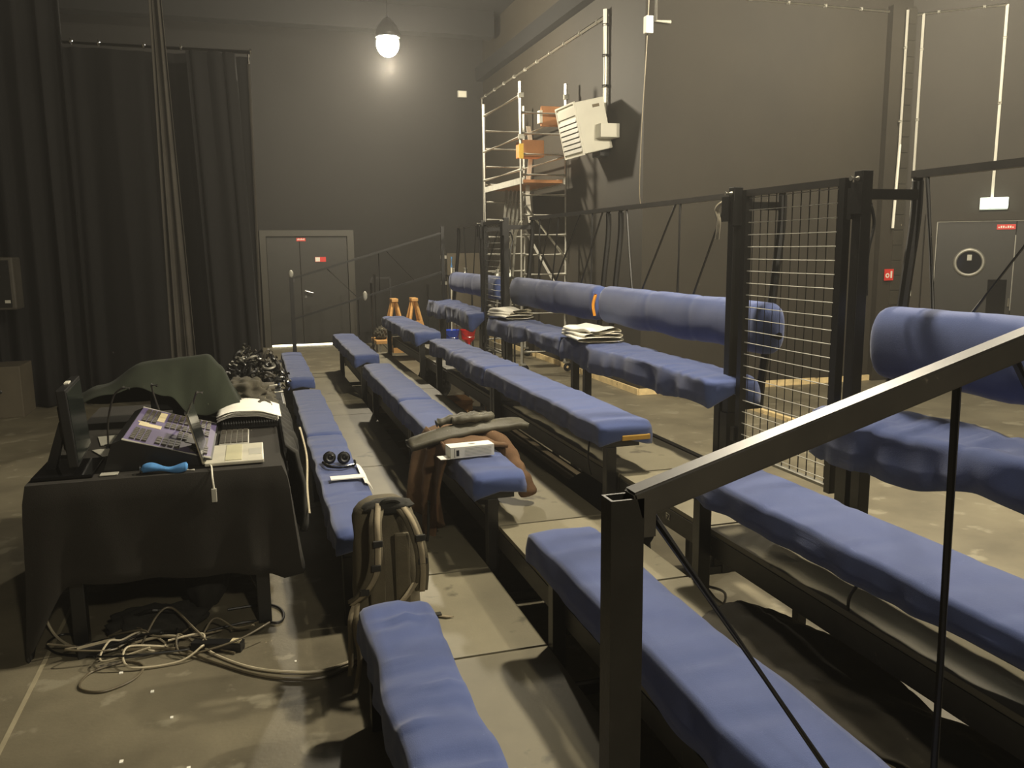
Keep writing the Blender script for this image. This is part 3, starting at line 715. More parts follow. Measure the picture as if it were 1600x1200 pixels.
# ------------------------------------------------------------------ table and cloth
t = thing('work_table', 'black trestle work table on the left', 'table', (-.43, 4.7, 0))
fbox('tabletop', (-.92, 3.78, .725), (.06, 5.55, .75), M_black, t, .004)
for x, y_ in ((-.80, 3.86), (-.03, 3.86), (-.80, 5.45), (-.03, 5.45)):
    fbox('leg', (x-.03, y_-.03, 0), (x+.03, y_+.03, .725), M_black, t, .004)
bm = NB(); box(bm, (-.77, 3.85, .68), (-.06, 3.87, .725)); box(bm, (-.77, 5.44, .68), (-.06, 5.46, .725)); link('apron', bm, M_black, t)
# cloth: perimeter path, hanging skirt with folds
def cloth_table():
    x0, x1, y0, y1, z = -.935, .078, 3.755, 5.58, .757
    bm = NB(); per = []
    def add(p, q, n, nrm):
        for k in range(n): 
            f = k/n; per.append((Vector(p).lerp(Vector(q), f), Vector(nrm)))
    add((x0, y0, z), (x1, y0, z), 44, (0, -1, 0)); add((x1, y0, z), (x1, y1, z), 70, (1, 0, 0)); add((x1, y1, z), (x0, y1, z), 40, (0, 1, 0)); add((x0, y1, z), (x0, y0, z), 70, (-1, 0, 0))
    N = len(per); rows_ = []; nv = 11
    for i, (p, nr) in enumerate(per):
        s = i/N; col = []
        # corner weights
        def cw(c): return math.exp(-((p-Vector(c)).length/.065)**2)
        c00 = cw((x0, y0, z)); c10 = cw((x1, y0, z)); c01 = cw((x0, y1, z)); c11 = cw((x1, y1, z))
        n2 = nr.copy()
        if c00 > .05: n2 = (nr*(1-c00*.7)+Vector((-.7, -.25, 0))*c00)
        if c10 > .05: n2 = (nr*(1-c10*.6)+Vector((.7, -.5, 0))*c10)
        if abs(nr.y+1) < .1: hang = .43+.05*(p.x-x0)
        elif nr.x > .9: hang = .46-.05*(p.y-y0)+.02*noise.noise(p*4)
        elif nr.x < -.9: hang = .55+.03*noise.noise(p*3)
        else: hang = .4
        hang += .30*c00+.04*c10
        for j in range(nv):
            v = j/(nv-1); f = v*hang
            ff = 0.014*math.sin(s*120+1.5*math.sin(s*37))*v**1.2 + .02*noise.noise(Vector((s*40, v*1.2, 2)))*v
            out = .004+.012*min(1, v*8)+ff+(.05*c00+.02*c10)*v+(.03*v if nr.x > .9 else 0)
            zz = z-f if v > 0 else z
            if v == 0: out = 0
            col.append(bm.verts.new(p+n2*out+Vector((0, 0, zz-z))))
        rows_.append(col)
    for i in range(N):
        a, b2 = rows_[i], rows_[(i+1) % N]
        for j in range(nv-1): bm.faces.new((a[j], b2[j], b2[j+1], a[j+1]))
    bm.faces.new([c[0] for c in rows_])
    o = link('tablecloth', bm, M_cloth, None, smooth=True, sharp=60); o.modifiers.new('s', 'SOLIDIFY').thickness = .003
    o.modifiers['s'].offset = 1
    tag(o, 'black cloth draped over the work table, pointed corner near floor', 'tablecloth')
cloth_table()
ZT = .762
# lighting console
t = thing('lighting_console', 'purple grey lighting console with many keys on the table', 'console', (-.42, 4.2, ZT))
def cz(x): return .905+(x+.60)*(.785-.905)/(.38)
y0, y1 = 3.87, 4.66
bm = NB(); poly_extrude(bm, [(-.66, y0, ZT), (-.22, y0, ZT), (-.215, y0, .785), (-.58, y0, .90), (-.62, y0, .885)], (0, y1-y0, 0)); link('chassis', bm, M_black, t)
sl = math.atan2(-.115, .365); ang = -sl
Cm = Matrix.Translation((-.4, (y0+y1)/2, .8435)) @ Matrix.Rotation(ang, 4, 'Y')
bm = NB(); box(bm, (-.185, -.39, .0), (.185, .39, .004), 0, Cm); link('panel', bm, M_purple, t)
def keys(x0, x1, ya, yb, nx, ny, m, h=.008):
    for i in range(nx):
        for j in range(ny):
            dx = (x1-x0)/nx; dy = (yb-ya)/ny
            bm = NB(); box(bm, (x0+dx*i+dx*.12, ya+dy*j+dy*.12, .004), (x0+dx*(i+1)-dx*.12, ya+dy*(j+1)-dy*.12, .004+h), 0, Cm); link('key', bm, m, t)
keys(-.06, .05, -.36, -.22, 4, 3, M_key); keys(.09, .17, -.36, -.22, 3, 3, M_key)
keys(-.16, -.09, .05, .34, 3, 9, M_key); keys(-.165, -.09, -.36, -.12, 3, 7, M_key); keys(.02, .07, -.18, -.02, 2, 4, M_key); keys(-.05, .16, .16, .36, 8, 5, M_key); keys(-.05, .16, .0, .12, 8, 3, M_key)
bm = NB(); box(bm, (-.16, -.05, .004), (-.06, .02, .006), 0, Cm); box(bm, (-.17, .02, .004), (-.12, .04, .006), 0, Cm); box(bm, (-.10, .12, .004), (-.06, .34, .006), 0, Cm); link('label_strip', bm, M_keyl, t)
bm = NB(); box(bm, (.06, -.2, .004), (.16, -.02, .007), 0, Cm); link('dark_pad', bm, M_key, t)
bm = NB(); tube(bm, [Cm @ Vector((-.187, -.39, .002)), Cm @ Vector((.187, -.39, .002))], .006, 6); tube(bm, [Cm @ Vector((-.187, .39, .002)), Cm @ Vector((.187, .39, .002))], .006, 6); link('edge_trim', bm, M_greyp, t)
# monitor
t = thing('flat_monitor', 'thin black monitor seen edge-on at the left table end', 'monitor', (-.78, 4.0, ZT))
Mm = Matrix.Translation((-.775, 4.06, .80)) @ Matrix.Rotation(R(3), 4, 'Z') @ Matrix.Rotation(R(-4), 4, 'Y')
bm = NB(); box(bm, (-.022, -.22, .0), (.016, .22, .335), .004, Mm); mb = link('bezel', bm, M_black, t)
bm = NB(); box(bm, (.016, -.205, .015), (.018, .205, .32), 0, Mm); link('screen', bm, M_scrn, mb)
bm = NB(); box(bm, (-.05, -.09, .05), (-.022, .09, .25), .01, Mm); link('back_housing', bm, M_black, t)
bm = NB(); poly_extrude(bm, [(-.90, 3.95, ZT+.01), (-.86, 3.95, ZT+.01), (-.80, 3.95, .98), (-.83, 3.95, .98)], (0, .05, 0)); link('stand', bm, M_black, t)
bm = NB(); box(bm, (-.925, 3.80, ZT), (-.69, 4.12, ZT+.014), .004); link('base', bm, M_bgloss, t)
bm = NB(); box(bm, (-.012, -.05, .336), (.006, .02, .342), 0, Mm); link('sensor', bm, M_white, t)
# laptop
t = thing('laptop', 'silver laptop open side-on at the table corner', 'laptop', (-.11, 3.98, ZT))
bm = NB(); box(bm, (-.245, 3.81, ZT+.004), (.005, 4.16, ZT+.020), .004); lb = link('base', bm, mat('silver_case', (206, 202, 184), .4, metal=.2), t)
bm = NB(); box(bm, (-.16, 3.83, ZT+.020), (-.09, 4.14, ZT+.0225)); link('keyboard', bm, mat('keys_cream', (176, 172, 140), .6), lb)
bm = NB(); box(bm, (-.06, 3.92, ZT+.020), (-.005, 4.04, ZT+.021)); link('touchpad', bm, M_greyp, lb)
Lm = Matrix.Translation((-.245, 3.985, ZT+.016)) @ Matrix.Rotation(R(-14), 4, 'Y')
bm = NB(); box(bm, (-.008, -.175, 0), (.0, .175, .235), .002, Lm); ls = link('screen_lid', bm, M_chrome, t)
bm = NB(); box(bm, (.0, -.165, .01), (.001, .165, .225), 0, Lm); link('screen', bm, M_scrn, ls)
bm = NB(); tube(bm, [(-.245, 3.83, ZT+.018), (-.245, 4.14, ZT+.018)], .007, 8); link('hinge', bm, M_chrome, t)
# keyboard
t = thing('computer_keyboard', 'small grey keyboard lying behind the laptop', 'keyboard', (-.13, 4.37, ZT))
bm = NB(); box(bm, (-.20, 4.20, ZT), (-.06, 4.53, ZT+.014), .004); link('case', bm, M_greyp, t)
for i in range(5):
    for j in range(13):
        bm = NB(); box(bm, (-.195+i*.027, 4.21+j*.0243, ZT+.014), (-.173+i*.027, 4.229+j*.0243, ZT+.02)); link('key', bm, M_key, t)
# binder of pages
t = thing('open_script_binder', 'open ring binder with thick stack of white pages', 'binder', (-.12, 4.85, ZT))
bm = NB(); box(bm, (-.20, 4.62, ZT), (.09, 4.95, ZT+.035), .004); link('cover', bm, M_black, t)
def pg(u, v):
    return Vector((-.22+.31*u, 4.60+.38*v+.02*math.sin(u*3), ZT+.055+.035*math.sin(u*math.pi*.9+.3)+.008*noise.noise(Vector((u*3, v*9, 0)))))
for k in range(5):
    bm = NB(); grid(bm, lambda u, v: pg(u, v)+Vector((.006*k*(k % 2), -.006*k, .008*k-.02)), 14, 12); link('page', bm, M_paper, t, smooth=True, solid=.003)
bm = NB()
for k in range(22): ring(bm, Vector((-.19+k*.013, 4.595, ZT+.035)), Vector((1, 0, 0)), .010, .013, .003, 8)
link('spiral_binding', bm, M_black, t)
# blue folded cloth near the table edge
t = thing('blue_pouch', 'small light blue pouch with rings at the table edge', 'pouch', (-.4, 3.81, ZT))
def bt(u, v):
    a = v*2*math.pi; rr = .016*(1+.3*math.sin(u*9))*(1.0 if .04 < u < .96 else .4)
    return Vector((-.50+.19*u, 3.80+1.3*rr*math.cos(a)-.02*u, ZT+.018+.008*math.sin(u*7)+rr*math.sin(a)))
bm = NB(); grid(bm, bt, 24, 13); bmesh.ops.remove_doubles(bm, verts=bm.verts, dist=1e-5); link('fabric', bm, M_bltow, t, smooth=True)
bm = NB(); ring(bm, Vector((-.505, 3.80, ZT+.02)), Vector((1, 0, 0)), .013, .018, .004, 14); link('ring', bm, M_chrome, t)
bm = NB(); tube(bm, [(-.32, 3.775, ZT+.008), (-.285, 3.77, ZT+.006)], .004, 6); link('tag', bm, M_white, t)
# white cable hanging from laptop over the cloth
bm = NB(); tube(bm, spline([(-.225, 3.83, ZT+.006), (-.215, 3.77, ZT+.012), (-.212, 3.728, .74), (-.208, 3.722, .69)], 6), .004, 6)
t = thing('adapter_cable', 'short white adapter lead hanging over the table edge', 'cable', (-.21, 3.74, .7)); link('lead', bm, M_white, t, smooth=True)
fbox('plug', (-.220, 3.714, .63), (-.198, 3.728, .69), M_greyp, t, .003)
# papers and odds around the monitor
for i, (x, y_, w_, h_, rz, lb_) in enumerate([(-.70, 4.55, .16, .22, 12, 'cream paper sheet on the table behind the console'), (-.63, 3.83, .07, .05, 0, 'small white note on the table front edge'), (-.69, 4.28, .12, .16, 25, 'crumpled grey paper beside the monitor')]):
    bm = NB(); box(bm, (-w_/2, -h_/2, 0), (w_/2, h_/2, .003), 0, Matrix.Translation((x, y_, ZT+.001)) @ Matrix.Rotation(R(rz), 4, 'Z')); o = link('paper_sheet', bm, M_greyp); tag(o, lb_, 'paper')
# goose-neck lamps
for i, (pts, lb_) in enumerate([([(-.71, 4.35, ZT), (-.70, 4.35, .90), (-.665, 4.34, 1.02), (-.62, 4.33, 1.06)], 'thin goose-neck lamp rising behind the monitor'), ([(-.32, 4.55, ZT+.02), (-.33, 4.5, .90), (-.30, 4.45, 1.0)], 'thin goose-neck lamp standing at the console edge'), ([(-.48, 4.68, ZT+.02), (-.52, 4.66, .95), (-.53, 4.64, 1.02)], 'dark goose-neck lamp at the back of the console')]):
    t = thing('desk_lamp', lb_, 'lamp', pts[0]); bm = NB(); tube(bm, spline(pts, 6), .005, 6); link('neck', bm, M_steelrail, t, smooth=True)
    bm = NB(); tube(bm, [pts[-1], (pts[-1][0]+.03, pts[-1][1], pts[-1][2]-.005)], .009, 8); link('lamp_head', bm, M_chrome if i < 2 else M_steel, t)
    bm = NB(); tube(bm, [pts[0], (pts[0][0], pts[0][1], pts[0][2]+.02)], .018, 12); link('base', bm, M_black, t)
# equipment under the dark green cloth
t = thing('covered_monitor', 'black screen hidden beneath the green cloth', 'monitor', (-.45, 5.05, ZT))
fbox('screen', (-.58, 4.98, .82), (-.29, 5.02, 1.08), M_black, t, .01); fbox('stand', (-.47, 5.0, ZT+.01), (-.41, 5.06, .84), M_black, t); fbox('base', (-.56, 4.92, ZT), (-.32, 5.12, ZT+.012), M_black, t, .003)
def cl(u, v):
    x = -.95+.86*u
    def lp(a, L):
        for k in range(len(L)-1):
            if a <= L[k+1][0]:
                f = (a-L[k][0])/(L[k+1][0]-L[k][0]); f = f*f*(3-2*f); return L[k][1]+(L[k+1][1]-L[k][1])*f
        return L[-1][1]
    zr = lp(x, [(-.95, .93), (-.82, .985), (-.60, 1.098), (-.27, 1.128), (-.2, 1.06), (-.09, .87)])
    zh = lp(x, [(-.95, .90), (-.75, .965), (-.60, .985), (-.47, .93), (-.36, .83), (-.28, .81), (-.2, .84), (-.09, .80)])
    zb = .84
    yr = 5.0
    if v < .5: f = v/.5; z = zb+(zr-zb)*math.sin(f*math.pi/2); yy = 5.22-(.22)*f
    else:
        f = (v-.5)/.5; z = zr+(zh-zr)*f**1.1; yy = yr-.02-.20*f**.8
    k = noise.noise(Vector((x*9, v*3, 0)))*.02 + .012*math.sin(x*34+v*5)*max(0, v-.5)*2
    return Vector((x+.02*noise.noise(Vector((x*5, v*4, 7))), yy+k, max(z+k*.4, ZT+.005)))
bm = NB(); grid(bm, cl, 44, 26); o = link('cover_cloth', bm, M_gcloth, None, smooth=True, sharp=0, solid=.004, subd=1); tag(o, 'dark green cloth thrown over equipment on the table', 'cloth')
# heaped garments beside it
def heap(name, label, cat, c, r, m, seed, amp=.35, fr=3., flat=None, group=None):
    bm = NB(); blob(bm, c, r, 5, amp, fr, seed, flat)
    for v in bm.verts:
        d = v.co-Vector(c); v.co += d.normalized()*(.25*min(r))*abs(noise.noise(v.co*14+Vector((seed, 0, 0))))*-1
    o = link(name, bm, m, None, smooth=True, sharp=0); tag(o, label, cat, group); return o
heap('folded_blanket', 'olive brown blanket bunched beside the green cloth', 'blanket', (-.10, 5.22, ZT+.085), (.17, .20, .10), M_clotht, 3)
heap('black_garment', 'dark garment lying on the table near the pages', 'clothing', (.015, 5.12, ZT+.045), (.085, .34, .055), M_clotht, 6)
def hang(u, v):
    y_ = 4.0+1.35*u; z = .79-.42*v*(1+.25*noise.noise(Vector((u*5, 0, 3)))); x = .135+.04*math.sin(v*2.5)+.03*noise.noise(Vector((u*9, v*3, 5)))+.012*math.sin(u*60)
    if v == 0: x = .105
    return Vector((x, y_, z))
bm = NB(); grid(bm, hang, 60, 12); o = link('hanging_jacket', bm, M_dkcan, None, smooth=True, sharp=0, solid=.01); tag(o, 'black jacket hanging off the table side by front benches', 'jacket')
bm = NB(); tube(bm, spline([(.20, 4.55, .76), (.215, 4.3, .66), (.20, 4.1, .55), (.20, 4.0, .45)], 8), .006, 6); o = link('pale_cable', bm, M_cablew, None, smooth=True); tag(o, 'pale cable dangling beside the black jacket', 'cable')
# flight case with grey box and clamps
t = thing('flight_case', 'dark equipment case behind the table by the curtain', 'case', (-.1, 6.5, 0))
fbox('body', (-.40, 5.68, .0), (.16, 7.2, .70), M_black, t, .01)
bm = NB()
for z in (.02, .66):
    box(bm, (-.405, 5.675, z), (.165, 5.69, z+.03)); box(bm, (.155, 5.68, z), (.168, 7.2, z+.03))
link('edge_trim', bm, M_alud, t)
t = thing('grey_carton', 'flat grey box in front of the metal clamp pile', 'box', (0, 5.75, .70))
fbox('body', (-.12, 5.70, .70), (.10, 5.98, .79), M_grey, t, .004); fbox('lid', (-.125, 5.695, .79), (.105, 5.985, .80), M_grey, t, .003)
def clamp_geo(bm, c, s, rot):
    m = Matrix.Translation(c) @ rot
    pts = [m @ (Vector((math.cos(a)*.035*s, 0, math.sin(a)*.035*s))) for a in [R(-30+k*30) for k in range(9)]]
    tube(bm, pts, .008*s, 5)
    p = [m @ Vector(q) for q in ((-.02*s, 0, -.03*s), (.0, 0, -.07*s))]; tube(bm, p, .011*s, 5)
def pile_clamps(name, label, cx, cy, z, rx, ry, hz, n, seed):
    rnd = random.Random(seed); mats = [M_chrome, M_black, M_alud, M_black, M_key]
    for k in range(n):
        a = rnd.random()*6.28; q = rnd.random()**.6; x = cx+rx*q*math.cos(a); yy = cy+ry*q*math.sin(a); zz = z+.03+hz*(1-q**1.5)*(.35+.65*rnd.random())
        rot = Matrix.Rotation(rnd.random()*6.28, 4, 'Z') @ Matrix.Rotation(rnd.random()*6.28, 4, 'X')
        bm = NB(); clamp_geo(bm, (x, yy, zz), 1.+.5*rnd.random(), rot); o = link('lamp_clamp', bm, mats[k % 5], None, smooth=True)
        tag(o, label, 'clamp', name)
pile_clamps('clamps heaped at the curtain', 'metal hook clamp in the heap left of the first far bench, curtain side', -.09, 6.75, .70, .15, .30, .24, 60, 1)
pile_clamps('clamps heaped at the front bench', 'metal hook clamp in the heap touching the farthest front bench', .09, 6.55, .70, .09, .45, .20, 55, 2)
t0 = None
for i, (x, y_, z) in enumerate([(.11, 5.90, .74), (.07, 5.72, .815), (.10, 5.62, .66)]):
    bm = NB(); tube(bm, [(x-.03, y_, z), (x+.05, y_+.01, z)], .009, 8); o = link('metal_tube', bm, M_white, None, smooth=True); tag(o, ['upper', 'middle', 'lower'][i]+' short shiny white tube at the near end of the clamp heap', 'tube')

# under the table: black bag, power strip, cables
t = thing('holdall', 'black soft holdall standing under the table', 'bag', (-.28, 4.05, 0))
bm = NB(); blob(bm, (-.29, 4.12, .20), (.10, .15, .22), 4, .2, 2, 5); link('body', bm, M_dkcan, t, smooth=True, sharp=0)
bm = NB(); tube(bm, spline([(-.29, 4.02, .38), (-.29, 4.06, .46), (-.29, 4.16, .46), (-.29, 4.2, .38)], 6), .01, 6); link('handle', bm, M_dkcan, t)
t = thing('holdall', 'low black bag lying on the cables under the table', 'bag', (-.42, 3.72, 0))
bm = NB(); blob(bm, (-.50, 3.88, .055), (.20, .13, .065), 4, .3, 2.5, 8); link('body', bm, M_dkcan, t, smooth=True, sharp=0); bm = NB(); tube(bm, spline([(-.6, 3.85, .1), (-.5, 3.8, .14), (-.4, 3.84, .1)], 6), .008, 6); link('handle', bm, M_cableb, t)
t = thing('power_strip', 'black power strip on the floor under the table', 'power strip', (-.62, 3.78, 0))
S1 = Matrix.Translation((-.62, 3.79, .022)) @ Matrix.Rotation(R(18), 4, 'Z'); bm = NB(); box(bm, (-.19, -.028, -.022), (.19, .028, .022), .004, S1); link('housing', bm, M_black, t)
for k in range(5):
    bm = NB(); tube(bm, [S1 @ Vector((-.14+k*.07, 0, .021)), S1 @ Vector((-.14+k*.07, 0, .024))], .02, 14); link('socket', bm, M_key, t)
bm = NB(); box(bm, (-.19, -.02, .022), (-.04, -.008, .03), 0, S1); link('pale_edge', bm, M_cablew, t)
t = thing('power_strip', 'short black power strip with pale switch, right of the cable tangle', 'power strip', (-.22, 3.62, 0))
S1 = Matrix.Translation((-.23, 3.62, .02)) @ Matrix.Rotation(R(-20), 4, 'Z'); bm = NB(); box(bm, (-.11, -.025, -.02), (.11, .025, .02), .004, S1); link('housing', bm, M_black, t)
bm = NB(); box(bm, (.06, -.018, .02), (.10, .018, .026), 0, S1); link('switch', bm, M_keyl, t)
def cable(label, pts, r=.005, m=M_cable, name='floor_cable', z=None):
    P = [(p[0], p[1], (p[2] if len(p) > 2 else r+.002)) for p in pts]
    bm = NB(); tube(bm, spline(P, 8), r, 6); o = link(name, bm, m, None, smooth=True); tag(o, label, 'cable'); return o
cable('upper pale cable sweeping right from the tangle to the front bench', [(-.60, 3.75, .02), (-.45, 3.72, .05), (-.33, 3.68, .03), (-.24, 3.56), (-.10, 3.40), (.05, 3.31), (.2, 3.28), (.42, 3.38)], .006, M_cablew)
cable('lower dark cable sweeping right from the tangle to the front bench', [(-.62, 3.70, .02), (-.40, 3.64, .02), (-.25, 3.50), (-.08, 3.33), (.08, 3.235), (.22, 3.23), (.42, 3.36)], .007, M_cable)
cable('black cable loop round the right table leg', [(-.30, 3.80), (-.10, 3.85), (.03, 3.80), (.05, 3.92), (-.02, 4.02), (-.2, 4.02)], .006, M_cableb)
cable('pale cable coil at the left front of the tangle', [(-.60, 3.62), (-.72, 3.56), (-.74, 3.44), (-.65, 3.38), (-.55, 3.44), (-.52, 3.55), (-.60, 3.62), (-.70, 3.60)], .005, M_cable)
cable('white cable dropping from the cloth to the left table leg', [(-.99, 4.02, .45), (-.985, 4.02, .30), (-.98, 4.02, .12), (-.93, 3.96, .02), (-.83, 3.82, .01), (-.76, 3.76, .02)], .006, M_cablew)
cable('dark cable hanging down from the tabletop behind the right leg', [(-.10, 4.2, .40), (-.12, 4.2, .2), (-.06, 4.15, .03), (-.01, 4.0), (-.05, 3.85), (-.18, 3.75, .02)], .005, M_cable)
cable('grey cable arching over the middle of the tangle', [(-.55, 3.7, .02), (-.48, 3.76, .13), (-.42, 3.78, .15), (-.33, 3.7, .08), (-.25, 3.62, .02), (-.16, 3.55)], .005, M_cable)
cable('dark cable looping left of the left table leg', [(-.72, 3.7), (-.88, 3.78), (-.95, 3.9), (-.90, 3.98), (-.80, 3.92)], .005, M_cableb)
for k in range(7):
    rnd = random.Random(40+k); c = Vector((-.45+rnd.uniform(-.25, .25), 3.68+rnd.uniform(-.08, .10), 0)); pts = []
    for j in range(8):
        a = j*.9+k; q = rnd.uniform(.06, .2); pts.append((c.x+q*math.cos(a)*1.3, c.y+q*math.sin(a)*.6, rnd.uniform(.01, .09)))
    cable(['thin', 'looped', 'twisted', 'slack', 'coiled', 'kinked', 'knotted'][k]+' cable in the tangle under the table', pts, .0045, [M_cable, M_cableb, M_cablew][k % 3])
for i, (x, y_, s_) in enumerate([(-.47, 3.32, .012), (-.38, 3.1, .01), (-.61, 3.52, .014), (.04, 4.6, .02), (-.3, 2.75, .012), (.08, 3.4, .008), (-.52, 2.86, .012)]):
    bm = NB(); box(bm, (x, y_, 0), (x+s_, y_+s_*1.5, .003)); o = link('litter', bm, M_paper); tag(o, 'tiny white scrap on the floor in front of the table', 'litter', 'paper scraps on the floor')

# ------------------------------------------------------------------ speaker and crate by the curtain
t = thing('wooden_riser', 'grey wooden box standing on the floor at the left edge', 'box', (-2.8, 9.95, 0))
fbox('body', (-3.2, 9.75, 0), (-2.36, 10.25, .54), M_grey, t, .008); bm = NB(); blob(bm, (-2.60, 9.745, .28), (.06, .01, .03), 2, 0); link('hand_hole', bm, M_black, t)
t = thing('loudspeaker', 'dark loudspeaker on a stand at the left edge', 'speaker', (-2.7, 9.7, .9))
fbox('cabinet', (-2.95, 9.65, 1.13), (-2.30, 9.95, 1.66), mat('speaker_grey', (60, 56, 48), .7), t, .02)
fbox('grille', (-2.92, 9.635, 1.16), (-2.34, 9.65, 1.63), M_steel, t); bm = NB(); tube(bm, [(-2.65, 9.8, .56), (-2.65, 9.8, 1.13)], .02, 8); link('pole', bm, M_steel, t)
fbox('badge', (-2.40, 9.630, 1.20), (-2.35, 9.636, 1.23), M_greyp, t)

# ------------------------------------------------------------------ backpack
t = thing('backpack', 'olive grey backpack with tan straps standing in the near aisle', 'backpack', (.47, 3.2, .2))
def bp(u, v):
    a = u*2*math.pi; z = .21+.50*v
    wx = .135*(1-.10*v)*(1 if v < .85 else math.sqrt(max(.05, 1-((v-.85)/.17)**2)))
    wy = .085*(1-.15*v)*(1 if v < .85 else math.sqrt(max(.05, 1-((v-.85)/.17)**2)))
    cx = math.copysign(abs(math.cos(a))**.6, math.cos(a)); cy = math.copysign(abs(math.sin(a))**.6, math.sin(a))
    k = 1+.06*noise.noise(Vector((cx*2, cy*2, v*5)))
    return Vector((.455+wx*cx*k, 3.25+wy*cy*k+.05*v, z))
bm = NB(); V = grid(bm, bp, 40, 22, closed_u=True); bm.faces.new([c[0] for c in V]); bm.faces.new([c[-1] for c in V]); link('pack_body', bm, M_olive, t, smooth=True, sharp=0)
bm = NB(); box(bm, (.375, 3.142, .30), (.435, 3.165, .60), .01); box(bm, (.475, 3.142, .30), (.535, 3.165, .60), .01); box(bm, (.40, 3.150, .24), (.51, 3.168, .30), .008); link('back_padding', bm, M_olive, t)
bm = NB(); blob(bm, (.465, 3.22, .695), (.10, .05, .03), 3, .2, 3, 2); link('black_lid', bm, M_dkcan, t, smooth=True)
def strap(name, pts, w, m, th=.006, par=None):
    P = spline(pts, 6); bm = NB()
    for i in range(len(P)-1):
        pass
    V = []
    for i, p in enumerate(P):
        V.append([bm.verts.new(p+Vector((-w/2, 0, 0))), bm.verts.new(p+Vector((w/2, 0, 0)))])
    for i in range(len(P)-1): bm.faces.new((V[i][0], V[i][1], V[i+1][1], V[i+1][0]))
    return link(name, bm, m, par or t, smooth=True, sharp=0, solid=th)
s1 = strap('shoulder_strap', [(.43, 3.21, .70), (.40, 3.12, .66), (.395, 3.085, .56), (.38, 3.085, .47), (.345, 3.10, .39), (.31, 3.14, .345)], .05, M_olive, .014)
strap('strap_webbing', [(.425, 3.20, .715), (.405, 3.10, .665), (.40, 3.07, .56), (.39, 3.07, .47), (.345, 3.09, .39), (.30, 3.12, .34)], .022, M_strap, .004, s1)
s2 = strap('shoulder_strap', [(.50, 3.22, .695), (.535, 3.13, .66), (.565, 3.09, .56), (.575, 3.10, .46), (.575, 3.14, .36)], .05, M_olive, .014)
strap('strap_webbing', [(.515, 3.20, .70), (.54, 3.11, .66), (.565, 3.075, .57), (.575, 3.085, .46), (.575, 3.12, .36)], .022, M_strap, .004, s2)
strap('hip_strap', [(.55, 3.12, .40), (.51, 3.09, .365), (.47, 3.08, .33)], .028, M_strap, .004)
strap('loose_strap', [(.315, 3.13, .35), (.29, 3.10, .30), (.285, 3.08, .22), (.28, 3.07, .12), (.275, 3.06, .08)], .02, M_strap, .003)
strap('loose_strap', [(.32, 3.12, .345), (.305, 3.08, .25), (.315, 3.06, .15), (.30, 3.05, .06), (.285, 3.03, .02)], .02, M_strap, .003)
for q in ((.40, 3.065, .595), (.39, 3.065, .50), (.345, 3.085, .40), (.565, 3.07, .60), (.575, 3.085, .50)):
    fbox('buckle', (q[0]-.018, q[1]-.008, q[2]-.012), (q[0]+.018, q[1]+.006, q[2]+.012), M_dkcan, t, .003)
bm = NB(); tube(bm, spline([(.43, 3.20, .70), (.45, 3.18, .725), (.49, 3.18, .725), (.51, 3.2, .70)], 6), .010, 6); link('grab_handle', bm, M_dkcan, t, smooth=True)
t = thing('loose_webbing', 'tan buckle strap lying on the lowest deck beyond the front bench', 'strap', (.66, 3.1, .2))
strap('webbing', [(.56, 3.33, .206), (.62, 3.24, .208), (.70, 3.18, .207)], .03, M_strap, .004); fbox('buckle', (.635, 3.20, .203), (.67, 3.23, .215), M_dkcan, t, .002)

# ------------------------------------------------------------------ things on the front bench
t = thing('headphones', 'black headphones lying on the blue front bench', 'headphones', (.43, 4.78, .46))
for cx, cy in ((.375, 4.90), (.455, 4.87)):
    bm = NB(); blob(bm, (cx, cy, .495), (.038, .034, .038), 3, .05, 3, 1); e = link('ear_cup', bm, M_bgloss, t, smooth=True)
    bm = NB(); ring(bm, Vector((cx, cy-.02, .50)), Vector((.2, -1, .3)).normalized(), .015, .032, .012, 18); link('ear_pad', bm, M_black, e)
bm = NB(); tube(bm, spline([(.335, 4.88, .475), (.36, 4.77, .475), (.43, 4.73, .475), (.50, 4.76, .475), (.515, 4.86, .475)], 8), .008, 8); link('headband', bm, M_bgloss, t, smooth=True)
bm = NB(); tube(bm, spline([(.34, 4.86, .484), (.362, 4.765, .484), (.43, 4.722, .484), (.50, 4.75, .484)], 8), .004, 6); link('headband_trim', bm, M_chrome, t, smooth=True)
t = thing('clipboard', 'white papers and clear folder on the blue front bench', 'paper', (.45, 4.52, .46))
bm = NB(); box(bm, (-.09, -.035, 0), (.09, .035, .006), 0, Matrix.Translation((.435, 4.50, .474))); link('card', bm, M_paper, t)
bm = NB(); grid(bm, lambda u, v: Vector((.515+.045*u, 4.38+.42*v, .470-.05*u*u+.004*math.sin(v*9))), 5, 10); link('folder_flap', bm, M_paper, t, solid=.002)
bm = NB(); box(bm, (.58, 4.72, .2005), (.90, 4.82, .2015)); o = link('tape_strip', bm, mat('clear_tape', (190, 182, 156), .15)); tag(o, 'shiny tape strip across the lowest deck beside the papers', 'tape')

